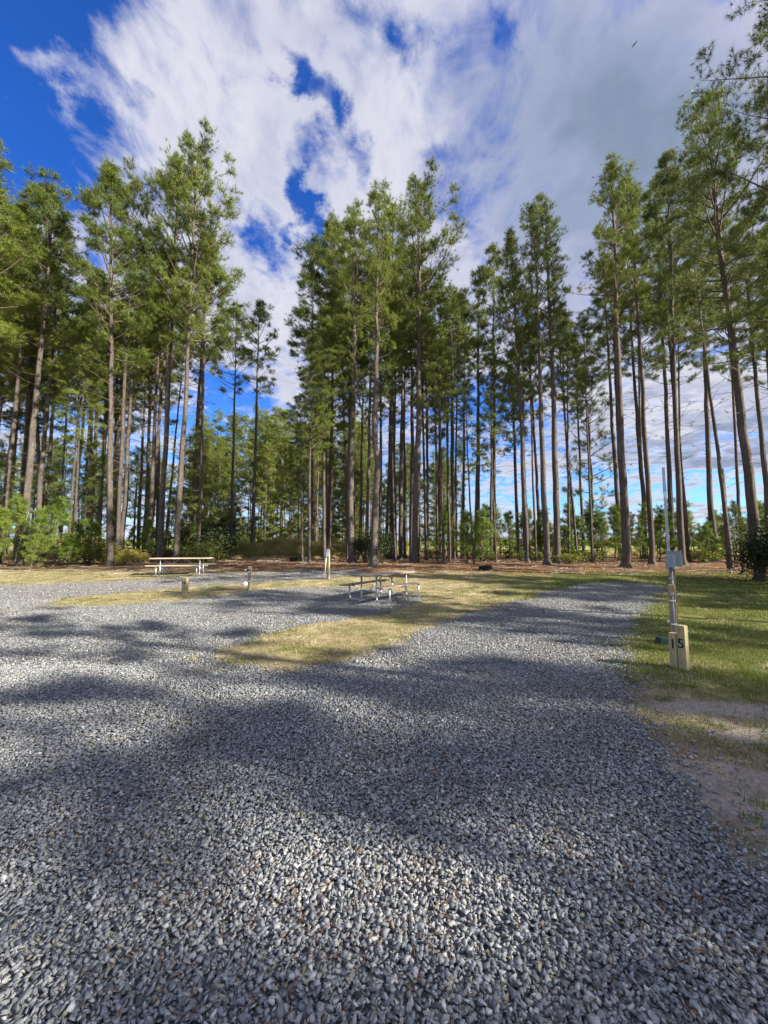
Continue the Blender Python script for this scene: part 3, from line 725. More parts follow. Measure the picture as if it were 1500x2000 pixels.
fill(13, 900, 1130, 23, 36, 90, 260, ['high', 'high', 'thin'], 'dark slim pine among others behind the right-hand pad', gA)
fill(13, 1130, 1620, 22, 36, 80, 260, ['high', 'open', 'high'], 'dark pine among others at the right end of the wood', gA)
# the plantation behind the bank and the far tree rows
def far_rows(n, u0, u1, d0, d1, vt0, vt1, label, group, kinds=('thin', 'full')):
    for i in range(n):
        for _ in range(50):
            u = prng.uniform(u0, u1); y = prng.uniform(d0, d1); x = at_depth(u, y)
            if all((x - a) ** 2 + (y - b) ** 2 > 1.5 ** 2 for a, b in ALLP): break
        zt = z_at(y, prng.uniform(vt0, vt1)); plant(prng.choice(kinds), prng.randrange(9), x, y, gz(y), max(8, zt - gz(y)), (prng.gauss(0, .012), 0), None, prng.uniform(.9, 1.35), prng.uniform(.7, 1.1), label, group)
far_rows(84, 370, 730, 48, 80, 790, 900, 'slender pine in the sunlit plantation seen beyond the grassy bank', 'pines of the plantation beyond the bank', ('far', 'far', 'thin'))
far_rows(26, 690, 900, 55, 80, 850, 930, 'slender pine of the distant rows seen between the middle trunks', 'distant pines between the middle trunks', ('far', 'thin'))
far_rows(26, -60, 380, 45, 70, 840, 950, 'small distant pine seen through the left trunks', 'distant pines between the left trunks', ('far', 'thin'))
# trees of the wood to the right of the place, beyond the frame, that shade the drive
for i, (x, y) in enumerate([(16.5, -1), (17.2, -6.2), (24.5, -6.6), (33, -8.8), (21.5, 3.6), (23, 1.6), (14.5, -9), (16, -10.5), (19.5, -8), (26, -4), (28, -5.5), (29, 3.5), (12.5, -15), (15, -16), (31, -2), (25, 8.5), (32, 7), (17.5, -17.5), (24, -12), (35, -7), (27, -9.5), (10.5, -20), (22.5, -17), (30, -15), (20, 11), (13, -22), (38, 2), (33, -12), (23.5, 13.5), (29.5, 14.5)]):
    plant(['open', 'high', 'full', 'full'][i % 4], i, x, y, gz(y), prng.uniform(15, 21), (prng.gauss(0, .02), 0), None, 1.0, 1., 'pine of the wood on the right that shades the gravel drive', 'pines shading the drive from the right')

# ------------------------------------------------------------------ young pines, shrubs, undergrowth
def sap(kind, vi, u, v, vt, label, group, wide=1., depth=None):
    if depth is None: x, y = g2(u, v)
    else: y = depth; x = at_depth(u, y)
    z0 = gz(y); H = z_at(y, vt) - z0
    plant(kind, vi, x, y, z0, H, (prng.gauss(0, .03), 0), None, wide, 1., label, group, 'young_pine', 'young pine')
gS = 'young pines at the foot of the wood'
for i, (u, d, vt, wd_, lab) in enumerate([
    (-10, 20.5, 985, 1.3, 'bright green young pine at the far left edge'), (28, 22.5, 965, 1.2, 'young pine tucked behind the first pale trunk, left side'),
    (75, 21.5, 985, 1.1, 'bright young pine just right of the first pale trunk'), (110, 22.0, 968, 1.2, 'tallest bright young pine right of the first pale trunk'),
    (150, 23, 1012, 1.2, 'young pine in the middle of the left thicket'), (182, 22.5, 1015, 1.0, 'darker young pine at the right end of the left thicket'),
    (60, 19.5, 1040, 1.2, 'low young pine in front of the first pale trunk'), (133, 21, 1040, 1.3, 'low spreading young pine in the left thicket'),
    (290, 26, 1010, .9, 'young pine between the trunks behind the far picnic table'), (372, 27, 1022, .9, 'young pine right of the two tall trunks by the far table')]):
    sap('sapling', i, u, 0, vt, lab, gS, wd_, d)
kk = 0
for i in range(84):
    u = 840 + i * 8.1 + prng.uniform(-9, 9); d = prng.uniform(24, 36)
    lab = 'young pine in the low belt between the trunks left of the right pad' if u < 1110 else ('young pine in the low belt behind the right gravel pad' if u < 1290 else 'young pine in the low belt behind the grey pedestal')
    sap('sapling' if prng.random() < .6 else 'spindly', i, u, 0, prng.uniform(980, 1040) - (12 if u > 1150 else 0), lab, 'young pines in the belt on the right', prng.uniform(.8, 1.25), d)
for i in range(30):
    u = 375 + i * 11.5 + prng.uniform(-6, 6); d = prng.uniform(42, 62); x = at_depth(u, d)
    plant('broad', i, x, d, gz(d), prng.uniform(3.5, 8.), (prng.gauss(0, .03), 0), None, prng.uniform(1.1, 1.6), .8, 'bushy', 'bushy young pines beyond the bank', 'young_pine', 'young pine')
gU = 'half-grown pines inside the wood'
for i in range(30):
    u = prng.uniform(-40, 400) if i < 20 else prng.uniform(580, 900); d = prng.uniform(26, 42)
    x = at_depth(u, d); H = prng.uniform(5.5, 10.5)
    plant('young', i, x, d, gz(d), H, (prng.gauss(0, .03), 0), None, prng.uniform(1., 1.4), .8, 'half-grown pine in the shade of the left wood' if i < 20 else 'half-grown pine in the shade behind the middle clump', gU, 'young_pine', 'young pine')
for i in range(12):
    sap('sapling', i, 240 + i * 17 + prng.uniform(-8, 8), 0, prng.uniform(1015, 1055), 'low young pine among the trunks above the far picnic table', 'young pines above the far table', 1.0, prng.uniform(25, 36))

def shrub(name, seed, rad, h, n, leaf, mat, aspect=.5):
    g = np.random.default_rng(seed); T = Tubes(); cs = []
    for i in range(9):
        a = g.uniform(0, 6.28); r = rad * g.uniform(.2, .8); p = np.array([math.cos(a) * r, math.sin(a) * r, h * g.uniform(.35, .9)])
        T.add(np.array([[0, 0, -.05], p * [.4, .4, .5], p]), [.025, .017, .006], 5, False); cs.append(p)
    cs = np.array(cs); k = g.integers(0, 9, n); P = cs[k] + g.normal(0, 1, (n, 3)) * np.array([rad * .3, rad * .3, h * .2]); P[:, 2] = np.clip(P[:, 2], .03, h * 1.15)
    a = g.normal(0, 1, (n, 3)); a /= np.linalg.norm(a, axis=1)[:, None]; b = np.cross(a, g.normal(0, 1, (n, 3))); b /= np.linalg.norm(b, axis=1)[:, None]
    L = leaf * g.uniform(.6, 1.3, n)[:, None]
    V = np.stack([P - a * L, P + b * L * aspect, P + a * L, P - b * L * aspect], 1).reshape(-1, 3)
    return T.mesh('stems'), np_mesh('leaves', V, np.arange(n * 4), np.full(n, 4)), mat
def put_shrub(name, meshes, x, y, label, cat='shrub', group=None, s=1., sx=1.):
    st, lv, mat = meshes; root = empty(name, (x, y, gz(y)), prng.uniform(0, 6.28)); root.scale = (s * sx, s * sx, s); tag(root, label, cat, group)
    for nm, me, m in (('stems', st, M_TWIG), ('leaves', lv, mat)):
        if not me.materials: me.materials.append(m)
        o = bpy.data.objects.new(nm, me); COL.objects.link(o); o.parent = root
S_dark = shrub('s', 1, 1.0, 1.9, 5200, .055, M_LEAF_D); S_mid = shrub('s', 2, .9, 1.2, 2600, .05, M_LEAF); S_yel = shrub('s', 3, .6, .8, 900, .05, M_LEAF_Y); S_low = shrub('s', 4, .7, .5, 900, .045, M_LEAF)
def sh_px(nm, m, u, d, lab, s, sx=1., group=None): put_shrub(nm, m, at_depth(u, d), d, lab, 'shrub', group, s, sx)
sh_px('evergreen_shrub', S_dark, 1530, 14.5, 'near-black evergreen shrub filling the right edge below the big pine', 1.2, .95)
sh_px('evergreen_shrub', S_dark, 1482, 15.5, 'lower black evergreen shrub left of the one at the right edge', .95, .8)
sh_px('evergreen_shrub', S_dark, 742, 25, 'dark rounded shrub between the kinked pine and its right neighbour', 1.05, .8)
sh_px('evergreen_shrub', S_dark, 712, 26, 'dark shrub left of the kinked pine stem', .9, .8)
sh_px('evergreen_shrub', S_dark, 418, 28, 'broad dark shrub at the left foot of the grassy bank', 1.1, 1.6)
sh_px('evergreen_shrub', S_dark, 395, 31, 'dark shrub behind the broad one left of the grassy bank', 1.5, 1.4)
sh_px('leafy_shrub', S_mid, 393, 24, 'pale green leafy shrub right of the far picnic table', 1.0)
sh_px('leafy_shrub', S_mid, 170, 23.5, 'low green leafy shrub in the left thicket', 1.1, 1.3)
sh_px('leafy_shrub', S_mid, 130, 25.5, 'green leafy shrub deep in the left thicket', 1.5, 1.4)
for i, (u, d) in enumerate([(243, 22.5), (262, 24), (235, 26), (282, 25), (222, 24)]):
    sh_px('yellow_shrub', S_yel, u, d, 'small yellow-leaved shrub left of the two tall trunks by the far table', prng.uniform(.7, 1.2), 1., 'small yellow shrubs')
for i in range(26):
    u = prng.choice([prng.uniform(-40, 420), prng.uniform(820, 1500)]); d = prng.uniform(24, 36)
    sh_px('low_shrub', S_low, u, d, 'knee-high leafy shrub on the pine straw ' + ('in the left wood' if u < 500 else 'in the right wood'), prng.uniform(.7, 1.4), 1.2, 'low shrubs on the left' if u < 500 else 'low shrubs on the right')

LM = [(-9999, 'left frame edge'), (45, 'the first pale trunk'), (222, 'the close pair left'), (328, 'the far table twins'), (450, 'the slim leaning pine'), (492, 'the crooked bank pine'),
      (607, 'the straight bank pine'), (687, 'the grey pedestal pine'), (728, 'the kinked pine'), (810, 'the tallest middle pine'), (883, 'the dark-trunked pine'), (932, 'the fire ring pine'),
      (1031, 'the dense pointed pine'), (1080, 'the right pad pair'), (1157, 'the half-grown pine'), (1222, 'the thick pine'), (1325, 'the steel strut pair'), (1410, 'the broken dead trunk'), (1487, 'the big edge pine'), (9999, 'right frame edge')]
def autolabel(roots, noun):
    gaps = {}
    for o in roots:
        x, y, z = o.location; u = 750 + F * x / (y * cp + (z - CAM_H) * sp)
        k = max(i for i, l in enumerate(LM) if l[0] <= u); gaps.setdefault(k, []).append((y, o))
    for k, L in gaps.items():
        L.sort(key=lambda q: q[0]); n = len(L); tail = 'between %s and %s' % (LM[k][1], LM[k + 1][1])
        for i, (y, o) in enumerate(L):
            r = ('' if n == 1 else ['nearest ', 'second nearest ', 'third nearest ', 'fourth nearest ', 'fifth nearest '][i] if i < min(5, n - 1 if n > 6 else n) else 'distant ')
            o['label'] = r + noun + ' ' + tail
            o['group'] = noun + 's ' + tail
def having(sub): return [o for o in COL.objects if sub in str(o.get('group', ''))]
autolabel(having('inner pines behind'), 'inner pine')
autolabel(having('pines of the plantation') + having('distant pines between'), 'far pine')
autolabel(having('young pines in the belt'), 'low young pine')
autolabel(having('half-grown pines'), 'half-grown pine')
autolabel(having('bushy young pines'), 'bushy far pine')
autolabel(having('young pines above the far'), 'knee-high pine')
autolabel(having('low shrubs on the'), 'low leafy shrub')
autolabel(having('small yellow shrubs'), 'yellow-leaved shrub')
# grassy bank
bm = bmesh.new(); bu0, bu1 = 425, 700; by = 34.
x0, x1 = at_depth(bu0, by), at_depth(bu1, by); NX, NY = 46, 16; gr = {}
def bank_h(a, b): # a along, b across 0..1
    e = min(1, a * 5) * min(1, (1 - a) * 5); e = e * e * (3 - 2 * e); c = math.sin(PI * b) ** .8
    return 1.15 * e * c * (1 + .18 * math.sin(a * 17) + .1 * math.sin(a * 41 + b * 9))
for j in range(NY + 1):
    for i in range(NX + 1):
        a, b = i / NX, j / NY; gr[i, j] = bm.verts.new((x0 + (x1 - x0) * a + .5 * math.sin(b * 7), by - 2.5 + 6 * b + .5 * math.sin(a * 9), .5 - .03 + bank_h(a, b)))
for j in range(NY):
    for i in range(NX): bm.faces.new((gr[i, j], gr[i + 1, j], gr[i + 1, j + 1], gr[i, j + 1]))
M_BANK = simple('bank_soil', (.28, .22, .11), .95, 0, .4, 3, .4)
tag(bm_obj('grassy_bank', bm, M_BANK, smooth=True), 'low earth bank under shaggy grass', kind='structure')
n = 70000; a = rng.uniform(0, 1, n); b = rng.uniform(0.05, .9, n)
bx = x0 + (x1 - x0) * a + .5 * np.sin(b * 7); byy = by - 2.5 + 6 * b + .5 * np.sin(a * 9); bz = np.array([.5 + bank_h(p, q) for p, q in zip(a, b)])
clump = .5 + .5 * vnoise(bx, byy, 2.2, 44)
blades(bx, byy, bz - .03, (.15 + .95 * clump ** 2) * rng.uniform(.4, 1.3, n), .016 * np.ones(n), .9 * np.ones(n), None, 'tall_grass', [M_TALL])
tag(COL.objects[-1], 'shaggy olive grass covering the low bank', 'tall grass', kind='stuff')
# weeds and straw tufts along the foot of the wood
n = 26000; uu = rng.uniform(-60, 1560, n); yd = rng.uniform(17.8, 34, n); xx = (uu - 750) / F * yd
cl = vnoise(xx, yd, 1.4, 51) + .4 * vnoise(xx, yd, 4, 52); k = cl > .22; xx, yd, cl = xx[k], yd[k], cl[k]
mi = np.where(rng.random(len(xx)) < .6, 2, np.where(rng.random(len(xx)) < .5, 1, 0))
blades(xx, yd, gza(yd), (.06 + .30 * np.clip(cl - .2, 0, 1)) * rng.uniform(.5, 1.3, len(xx)), .008 * np.ones(len(xx)), .9 * np.ones(len(xx)), mi, 'weeds', [M_G1, M_G2, M_G3])
tag(COL.objects[-1], 'straw coloured weeds along the foot of the wood', 'weeds', kind='stuff')
n = 22000; uu = rng.uniform(-60, 1560, n); yd = rng.uniform(44, 80, n); xx = (uu - 750) / F * yd
blades(xx, yd, gza(yd), rng.uniform(.2, .7, n), .03 * np.ones(n), .7 * np.ones(n), None, 'field_grass', [M_TALL])
tag(COL.objects[-1], 'sunlit rough grass in the field beyond the wood', 'field grass', kind='stuff')
g = np.random.default_rng(14); T = Tubes()
for i in range(900):
    u = g.uniform(-40, 1540); y = g.uniform(17.0, 30); x = (u - 750) / F * y; a = g.uniform(0, PI); L = g.uniform(.15, .9); h = gz(y) + .03
    T.add(np.array([[x, y, h], [x + math.cos(a) * L * .5 + g.normal(0, .04), y + math.sin(a) * L * .5, h + g.uniform(0, .05)], [x + math.cos(a) * L, y + math.sin(a) * L, h + g.uniform(-.01, .08)]]), [.013, .010, .005], 4, False)
tag(link('forest_litter', T.mesh('forest_litter'), M_DEAD), 'dead sticks strewn over the pine straw', 'forest litter', kind='stuff')
# distant tree line: reads as one mass
g = np.random.default_rng(3); n = 26000; xx = g.uniform(-420, 420, n); yd = 330 + g.uniform(0, 40, n)
top = 5.5 + 2.5 * vnoise(xx, xx * 0, .09, 61) + 1.3 * vnoise(xx, xx * 0, .5, 62); zt = g.random(n) ** .8 * top
P = np.stack([xx, yd, .4 + zt], -1); a_ = g.normal(0, 1, (n, 3)); b_ = g.normal(0, 1, (n, 3)); c_ = g.normal(0, 1, (n, 3))
tag(link('distant_wood', tri_mesh('distant_wood', np.stack([P + a_ * .9, P + b_ * .9, P + c_ * .9], 1).reshape(-1, 3)), M_NEEDLE), 'low dark tree line far across the field', 'distant wood', kind='stuff')

# broken dead trunk, dead sapling, fallen stick
x, y = g2(1424, 1110); zt = z_at(y, 915); xt = (1411 - 750) / F * (y * cp + (zt - CAM_H) * sp)
dt = empty('dead_pine', (x, y, gz(y))); tag(dt, 'thin broken-off dead trunk standing right of the leaning pine', 'dead tree')
T = Tubes(); hh = zt - gz(y); T.add(np.array([[0, 0, -.1], [(xt - x) * .3 - .03, 0, hh * .33], [(xt - x) * .7 + .03, 0, hh * .7], [xt - x, 0, hh]]), [.10, .085, .075, .065], 8)
for f, dx_, dz_ in ((.9, .28, .03), (.80, -.2, .08), (.66, .22, .06), (.5, -.25, -.04)): T.add(np.array([[(xt - x) * f, 0, hh * f], [(xt - x) * f + dx_, -.05, hh * f + dz_]]), [.02, .008], 5)
link('trunk', T.mesh('trunk'), M_BARK, dt, True)
x, y = g2(26, 1106); g = np.random.default_rng(8)
ds = empty('dead_sapling', (x, y, gz(y))); tag(ds, 'leafless pale sapling leaning in front of the first pale trunk', 'dead sapling')
T = Tubes(); zt = z_at(y, 1000) - gz(y); pth = np.array([[0, 0, -.05], [.18, 0, zt * .3], [.42, 0, zt * .65], [.62, 0, zt]]); T.add(pth, [.028, .022, .014, .006], 6)
for i in range(16):
    f = g.uniform(.35, 1) * 3; b0 = np.array([np.interp(f, range(4), pth[:, k]) for k in range(3)]); s_ = -1 if g.random() < .65 else 1; L = g.uniform(.3, .9)
    T.add(np.array([b0, b0 + [s_ * L * .5, g.normal(0, .15), L * .12], b0 + [s_ * L, g.normal(0, .2), L * g.uniform(.05, .5)]]), [.008, .006, .003], 4, False)
link('trunk', T.mesh('trunk'), M_DEAD, ds)

# ------------------------------------------------------------------ picnic tables
def tube_path(pts, rad=.10, seg=5):
    out = [Vector(pts[0])]
    for i in range(1, len(pts) - 1):
        a, b, c = Vector(pts[i - 1]), Vector(pts[i]), Vector(pts[i + 1]); d1 = (a - b).normalized(); d2 = (c - b).normalized()
        for q in range(seg + 1):
            t = q / seg; out.append((b + d1 * rad) * (1 - t) ** 2 + b * 2 * t * (1 - t) + (b + d2 * rad) * t ** 2)
    out.append(Vector(pts[-1])); return [tuple(p) for p in out]
def picnic_table(x, y, rz, L, plank, label):
    root = empty('picnic_table', (x, y, gz(y) + .006), rz); tag(root, label, 'picnic table', 'picnic tables')
    bm = bmesh.new()
    for i in range(5): add_box(bm, (0, -.292 + i * .146, .745), (L - (i % 2) * .006, .136, .038))
    bm_obj('tabletop', bm, plank, root, .005)
    bm = bmesh.new()
    for ex in (-L * .33, L * .33):
        for i in range(3):
            for q in (-.06, .06): add_cyl(bm, (ex, -.243 + i * .243 + q, .7655), .009, .004, 8)
        for s in (-1, 1):
            for q in (-.06, .06): add_cyl(bm, (ex, s * .66 + q, .4705), .009, .004, 8)
    bm_obj('bolts', bm, M_RUST, root)
    for s in (-1, 1):
        bm = bmesh.new(); add_box(bm, (0, s * (.66 - .0625), .45), (L, .119, .038)); add_box(bm, (0, s * (.66 + .0625), .45), (L, .119, .038)); bm_obj('bench', bm, plank, root, .005)
    for ex in (-L * .33, L * .33):
        for s in (-1, 1):
            tube_obj('leg', tube_path([(ex, s * .72, .425), (ex, s * .72, .024), (ex, s * .27, .024), (ex, s * .27, .715)], .12), .024, M_GALV, root)
        bm = bmesh.new(); add_box(bm, (ex, 0, .712), (.045, .66, .028))
        for s in (-1, 1): add_box(bm, (ex, s * .66, .417), (.045, .25, .028))
        bm_obj('support_bar', bm, M_GALV, root, .003)
        tube_obj('crossbar', [(ex, -.27, .30), (ex, .27, .30)], .020, M_GALV, root)
        tube_obj('brace', [(ex, 0, .30), (ex * .12, 0, .70)], .018, M_GALV, root)
    return root
tx, ty = .02, 11.72
picnic_table(tx, ty, math.atan2(1.2, .86), 2.35, M_PLANK, 'weathered picnic table on steel tube legs at the edge of the middle gravel pad')
x, y = at_depth(355, 17.3), 17.3
picnic_table(x, y, R(10), 2.45, M_PLANK2, 'sunlit pale picnic table standing on grass in front of the far left trunks')

# ------------------------------------------------------------------ site posts and pedestals
def post_mesh(w_, h_, chamfer=.006):
    bm = bmesh.new(); add_box(bm, (0, 0, h_ / 2 - .05), (w_, w_, h_ + .1)); bmesh.ops.bevel(bm, geom=bm.edges[:], offset=chamfer, segments=2, affect='EDGES'); return bm
def digit(ch, size, parent, loc, rot, mat=M_BLACK):
    cu = bpy.data.curves.new('number', 'FONT'); cu.body = ch; cu.size = size; cu.extrude = .004; cu.align_x = 'CENTER'; cu.offset = .001
    tmp = bpy.data.objects.new('tmp', cu); COL.objects.link(tmp)
    me = bpy.data.meshes.new_from_object(tmp.evaluated_get(bpy.context.evaluated_depsgraph_get())); bpy.data.objects.remove(tmp)
    me.materials.clear(); o = link('number', me, mat, parent); o.location = loc; o.rotation_euler = rot; return o
def face_az(az):  # rotation so the local -Y side faces azimuth az (clockwise from +Y)
    return -az + PI
rz15 = face_az(R(243))
bx_, by_ = g2(1334, 1308); by_ += .05
ca, sa = math.cos(rz15), math.sin(rz15)
lp = (bx_ - .052 * ca - .00 * sa, by_ - .052 * sa)
p1 = empty('site_number_post', (lp[0], lp[1], 0), rz15); tag(p1, 'shorter pale wooden post carrying the black figure 1', 'number post', 'number posts of the right site')
bm_obj('post', post_mesh(.094, .455), M_WOODZ, p1)
digit('1', .175, p1, (.006, -.0495, .262), (R(90), 0, 0))
rp = (bx_ + .052 * ca, by_ + .052 * sa)
p2 = empty('site_number_post', (rp[0], rp[1], 0), rz15); tag(p2, 'taller pale wooden post carrying the black figure 5', 'number post', 'number posts of the right site')
bm_obj('post', post_mesh(.094, .575), M_WOODZ, p2)
digit('5', .175, p2, (-.002, -.0495, .285), (R(90), 0, 0))
bm = bmesh.new()
for q in ((.018, .52), (.012, .09)): add_cyl(bm, (q[0] - .02, -.0475, q[1]), .008, .004, 10, Matrix.Rotation(R(90), 3, 'X'))
bm_obj('knots', bm, M_KNOT, p2)

# water riser post in front of the pedestal
wx, wy = at_depth(1319, 6.15), 6.15; rzw = face_az(R(222))
wp = empty('water_post', (wx, wy, 0), rzw); tag(wp, 'wooden post with a grey pipe, white clips and tap behind the numbered posts', 'water post')
bm_obj('post', post_mesh(.09, 1.02), M_WOODG, wp)
tube_obj('pipe', [(.012, -.065, .0), (.012, -.065, .5), (.008, -.065, .86)], .018, M_PVC, wp)
for zq in (.42, .78):
    bm = bmesh.new(); add_box(bm, (.012, -.066, zq), (.07, .046, .022)); bm_obj('clip', bm, M_WPVC, wp, .004)
bm = bmesh.new(); add_cyl(bm, (.012, -.075, .885), .022, .09, 12, Matrix.Rotation(R(90), 3, 'X')); add_box(bm, (.03, -.075, .875), (.10, .016, .014), Matrix.Rotation(R(-14), 3, 'Y')); bm_obj('tap', bm, M_GALV, wp, .002)
# electric pedestal with the two grey boxes and the perforated strut
ex_, ey_ = at_depth(1321, 6.65), 6.65; rze = face_az(R(214))
ep = empty('power_pedestal', (ex_, ey_, 0), rze); tag(ep, 'grey electric boxes on a wooden post with a tall perforated steel strut', 'power pedestal')
bm_obj('post', post_mesh(.09, 1.50), M_WOODG, ep)
tube_obj('conduit', [(-.010, -.068, .0), (-.010, -.068, 1.25)], .021, M_PVC, ep)
bm = bmesh.new(); add_box(bm, (.035, -.075, 1.41), (.205, .11, .25)); bx0 = bm_obj('meter_box', bm, M_GREYBOX, ep, .008)
bm = bmesh.new(); add_box(bm, (.035, -.078, 1.541), (.22, .125, .014)); add_box(bm, (.143, -.075, 1.39), (.014, .10, .20)); bm_obj('box_lid', bm, M_GREYBOX, bx0, .003)
bm = bmesh.new(); add_box(bm, (-.022, -.165, 1.355), (.125, .07, .235)); b1 = bm_obj('outlet_box', bm, M_GREYBOX, ep, .007)
bm = bmesh.new(); add_box(bm, (-.022, -.204, 1.34), (.095, .008, .175)); bm_obj('cover', bm, M_GREYBOX, b1, .003)
bm = bmesh.new()
for q in ((-.062, 1.43), (.018, 1.43), (-.062, 1.25), (.018, 1.25)): add_cyl(bm, (q[0], -.209, q[1]), .005, .004, 8, Matrix.Rotation(R(90), 3, 'X'))
bm_obj('screws', bm, M_GALV, b1)
bm = bmesh.new(); add_box(bm, (-.022, -.214, 1.262), (.03, .012, .018)); bm_obj('latch', bm, M_BLACK, b1, .002)
bm = bmesh.new(); add_box(bm, (.09, -.134, 1.40), (.012, .01, .10)); add_cyl(bm, (.11, -.132, 1.33), .012, .01, 12, Matrix.Rotation(R(90), 3, 'X')); bm_obj('hasp', bm, M_PVC, bx0, .001)
for zq in (.62, 1.08):
    bm = bmesh.new(); add_box(bm, (-.010, -.066, zq), (.065, .05, .02)); bm_obj('pipe_strap', bm, M_GALV, ep, .003)
# strut: perforated channel
bm = bmesh.new(); SH0, SH1, sx_ = 1.36, 2.96, -.03
w2, pitch, hole = .036, .048, .020
z = SH0
while z < SH1 - pitch:
    add_box(bm, (sx_ - w2 / 2 + .006, .02 - .06, z + pitch / 2), (.012, .004, pitch)); add_box(bm, (sx_ + w2 / 2 - .006, .02 - .06, z + pitch / 2), (.012, .004, pitch))
    add_box(bm, (sx_, .02 - .06, z + .012), (w2 - .024, .004, .024)); z += pitch
for s in (-1, 1): add_box(bm, (sx_ + s * w2 / 2, .035 - .06, (SH0 + SH1) / 2), (.004, .034, SH1 - SH0))
bm_obj('strut', bm, M_GALV, ep)
for z0_, z1_, wq in ((2.74, 3.0, .046), (2.56, 2.73, .052), (2.34, 2.46, .042)):
    bm = bmesh.new(); add_box(bm, (sx_, -.052, (z0_ + z1_) / 2), (wq, .014, z1_ - z0_)); bm_obj('strut_plate', bm, M_PLATE, ep, .004)
# valve box and white cap
x, y = g2(1297, 1257)
vb_ = empty('valve_box', (x, y, 0), R(-12)); tag(vb_, 'dark green wedge-shaped valve box in the grass beside the numbered posts', 'valve box')
bm = bmesh.new(); vv = add_box(bm, (0, 0, .045), (.20, .22, .09))
for v in vv:
    if v.co.z > .05: v.co.x *= .82; v.co.y *= .82
bm_obj('box', bm, M_GREENBOX, vb_, .006)
bm = bmesh.new(); add_box(bm, (0, 0, .094), (.15, .16, .012)); bm_obj('lid', bm, M_GREENBOX, vb_, .004)
x, y = g2(1309, 1222)
t = Tubes(); t.add([(0, 0, -.02), (0, 0, .06), (0, 0, .065), (0, 0, .10), (0, 0, .11)], [.038, .038, .052, .052, .04], 16)
o = link('sewer_cap', t.mesh('sewer_cap'), M_WPVC, None, True); o.location = (x, y, 0); tag(o, 'white round pipe cap in the grass left of the grey-piped post', 'pipe cap')

# site 16 post, its water post and white cap
x, y = g2(361, 1158); r16 = face_az(R(188))
p = empty('site_number_post', (x, y, gz(y)), r16); tag(p, 'small wooden post with the black number 16 on the left strip of grass', 'number post')
bm_obj('post', post_mesh(.15, .50), M_WOODZ, p)
bm = bmesh.new(); add_box(bm, (-.04, -.077, .33), (.012, .004, .10)); bm.free()
digit('16', .17, p, (-.005, -.0765, .29), (R(90), 0, 0))
bm = bmesh.new(); add_cyl(bm, (.045, -.076, .16), .014, .004, 10, Matrix.Rotation(R(90), 3, 'X')); bm_obj('knot', bm, M_KNOT, p)
x, y = g2(487, 1152)
p = empty('water_post', (x, y, gz(y)), R(10)); tag(p, 'short wooden water post with a white-handled tap on the left strip of grass', 'water post')
bm_obj('post', post_mesh(.11, .80), M_WOODG, p)
tube_obj('pipe', [(-.02, -.075, 0), (-.02, -.075, .66)], .02, M_PVC, p)
bm = bmesh.new(); add_cyl(bm, (-.03, -.09, .67), .022, .13, 12, Matrix.Rotation(R(90), 3, 'Y')); bm_obj('tap', bm, M_BLACK, p)
bm = bmesh.new(); add_box(bm, (-.13, -.09, .69), (.06, .05, .035)); add_box(bm, (-.02, -.1, .62), (.07, .03, .03)); bm_obj('handle', bm, M_WPVC, p, .006)
bm = bmesh.new(); add_box(bm, (-.02, -.075, .30), (.10, .05, .022)); bm_obj('clip', bm, M_WPVC, p, .004)
x, y = g2(479, 1143)
bm = bmesh.new(); bmesh.ops.create_icosphere(bm, subdivisions=3, radius=.085)
for v in bm.verts: v.co.z = max(-.05, v.co.z) * .95 + .04; v.co *= 1 + .06 * math.sin(v.co.x * 60) * math.cos(v.co.y * 50)
o = bm_obj('sewer_cap', bm, M_WPVC, None, smooth=True); o.location = (x, y, gz(y) + .004); tag(o, 'white round cap on the ground left of the short water post', 'pipe cap')
# middle pedestal
x, y = g2(641, 1131)
p = empty('power_pedestal', (x, y, gz(y)), face_az(R(200))); tag(p, 'pale wooden post with one grey electric box and bowed white conduit', 'power pedestal')
bm_obj('post', post_mesh(.10, 1.22), M_WOODZ, p)
bm = bmesh.new(); add_box(bm, (-.085, -.04, 1.06), (.13, .12, .31)); b1 = bm_obj('outlet_box', bm, M_GREYBOX, p, .006)
bm = bmesh.new(); add_box(bm, (-.085, -.103, 1.06), (.10, .008, .27)); bm_obj('cover', bm, M_PLATE, b1, .002)
bm = bmesh.new(); add_box(bm, (.012, -.055, 1.08), (.085, .012, .33)); bm_obj('back_plate', bm, M_WPVC, p, .002)
tube_obj('conduit', [(-.075, -.05, .93), (-.085, -.06, .75), (-.10, -.06, .5), (-.125, -.06, .25), (-.155, -.06, 0)], .017, M_WPVC, p)
# leftover shallow site pieces: fire rings
def fire_ring(u, v, rad, h, label, depth=None):
    if depth: y = depth; x = at_depth(u, y)
    else: x, y = g2(u, v)
    root = empty('fire_ring', (x, y, gz(y))); tag(root, label, 'fire ring', 'fire rings')
    bm = bmesh.new(); n = 40; ring = []
    for k in range(n):
        a = 2 * PI * k / n; ring.append([bm.verts.new((math.cos(a) * r_, math.sin(a) * r_, z_)) for r_, z_ in ((rad, -.03), (rad, h - .02), (rad + .012, h), (rad - .012, h), (rad - .012, -.03))])
    for k in range(n):
        for q in range(4): bm.faces.new((ring[k][q], ring[(k + 1) % n][q], ring[(k + 1) % n][q + 1], ring[k][q + 1]))
    bm_obj('ring', bm, M_RUST, root)
    bm = bmesh.new()
    for k in range(9): add_box(bm, (0, -rad * .8 + k * rad * .2, h + .012), (2 * rad * math.sqrt(max(.05, 1 - (.8 - k * .2) ** 2)) * .55, .012, .012))
    bm_obj('grate', bm, M_RUST, root)
fire_ring(578, 1090, .44, .26, 'black steel fire ring on the straw behind the middle pedestal', 27.)
fire_ring(948, 1113, .33, .20, 'black steel fire ring in the straw right of the middle trunks')

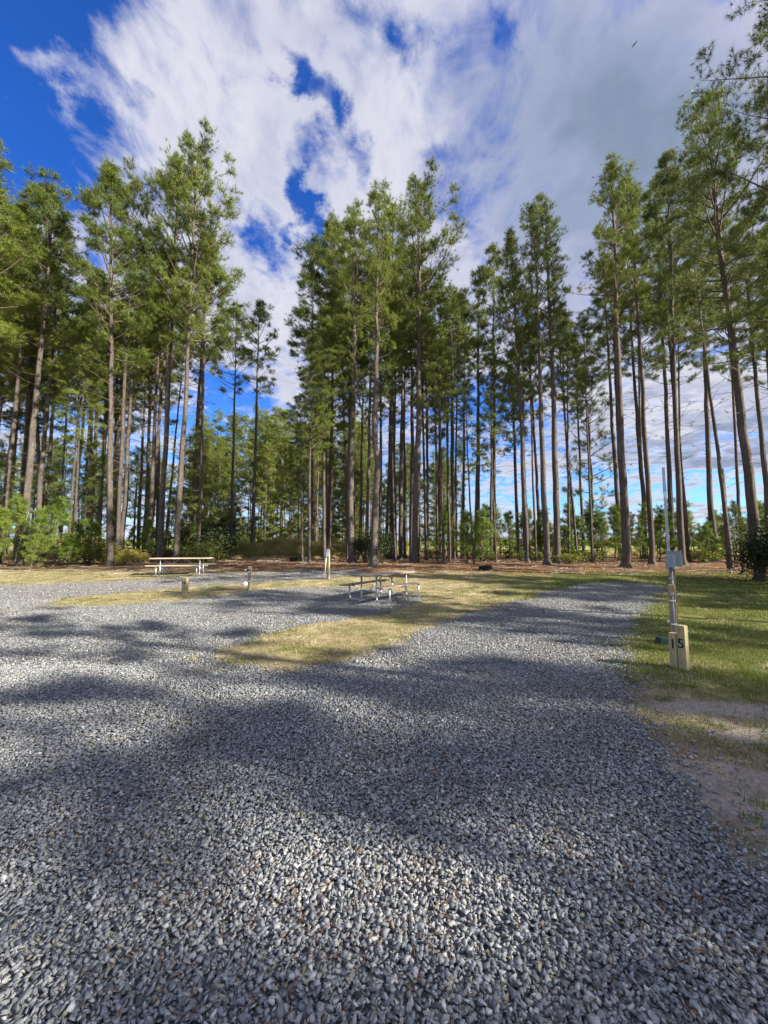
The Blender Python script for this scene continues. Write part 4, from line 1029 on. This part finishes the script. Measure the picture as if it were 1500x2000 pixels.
# low sheds glimpsed through the young pines
def shed(u, d, wd_, ln, h, rz, label):
    x = at_depth(u, d); root = empty('open_shed', (x, d, gz(d)), rz); tag(root, label, 'shed', 'sheds across the field')
    for sx in (-1, 1):
        for sy in (-1, 0, 1):
            bm = bmesh.new(); add_box(bm, (sx * ln * .46, sy * wd_ * .42, h / 2), (.14, .14, h)); bm_obj('post', bm, M_DEAD, root)
    bm = bmesh.new(); s = .42
    for sg in (-1, 1): add_box(bm, (0, sg * wd_ * .27, h + wd_ * .27 * .32), (ln, wd_ * .58, .07), Matrix.Rotation(-sg * math.atan(.6) * .55, 3, 'X'))
    bm_obj('roof', bm, M_ROOF, root)
    bm = bmesh.new()
    for sg in (-1, 1):
        for e in (-1, 1): add_box(bm, (e * (ln / 2 + .03), sg * wd_ * .27, h + wd_ * .27 * .32 + .04), (.05, wd_ * .58, .2), Matrix.Rotation(-sg * math.atan(.6) * .55, 3, 'X'))
    bm_obj('trim', bm, M_WPVC, root)
shed(1375, 75, 5.5, 9, 1.7, R(62), 'low grey-roofed shed with white trim seen left of the leaning thin pine')
shed(1445, 80, 5.5, 9, 1.7, R(62), 'low grey-roofed shed seen between the dead trunk and the black shrub')

# bird high in the grey cloud
d = pdir(1239, 87).normalized() * 70; root = empty('bird', (d.x, d.y, CAM_H + d.z), R(20)); root.scale = (.6, .6, .6); tag(root, 'small dark bird gliding high in the grey cloud', 'bird')
bm = bmesh.new(); bmesh.ops.create_icosphere(bm, subdivisions=3, radius=1)
for v in bm.verts: v.co = Vector((v.co.x * .22 * (1 if v.co.x > 0 else 1.25), v.co.y * .055, v.co.z * .055))
for f in range(1): pass
bm_obj('body', bm, M_BIRD, root, smooth=True)
for s in (-1, 1):
    bm = bmesh.new(); P = [(.10, 0, .02), (.14, s * .30, .09), (.02, s * .62, .06), (-.04, s * .3, .08), (-.10, 0, .02)]
    a = [bm.verts.new(p) for p in P]; b = [bm.verts.new((p[0], p[1], p[2] - .012)) for p in P]
    bm.faces.new(a); bm.faces.new(b[::-1])
    for i in range(5): bm.faces.new((a[i], b[i], b[(i + 1) % 5], a[(i + 1) % 5]))
    bm_obj('wing', bm, M_BIRD, root)
print('OBJECTS', len(bpy.data.objects), 'pines', len(ALLP))
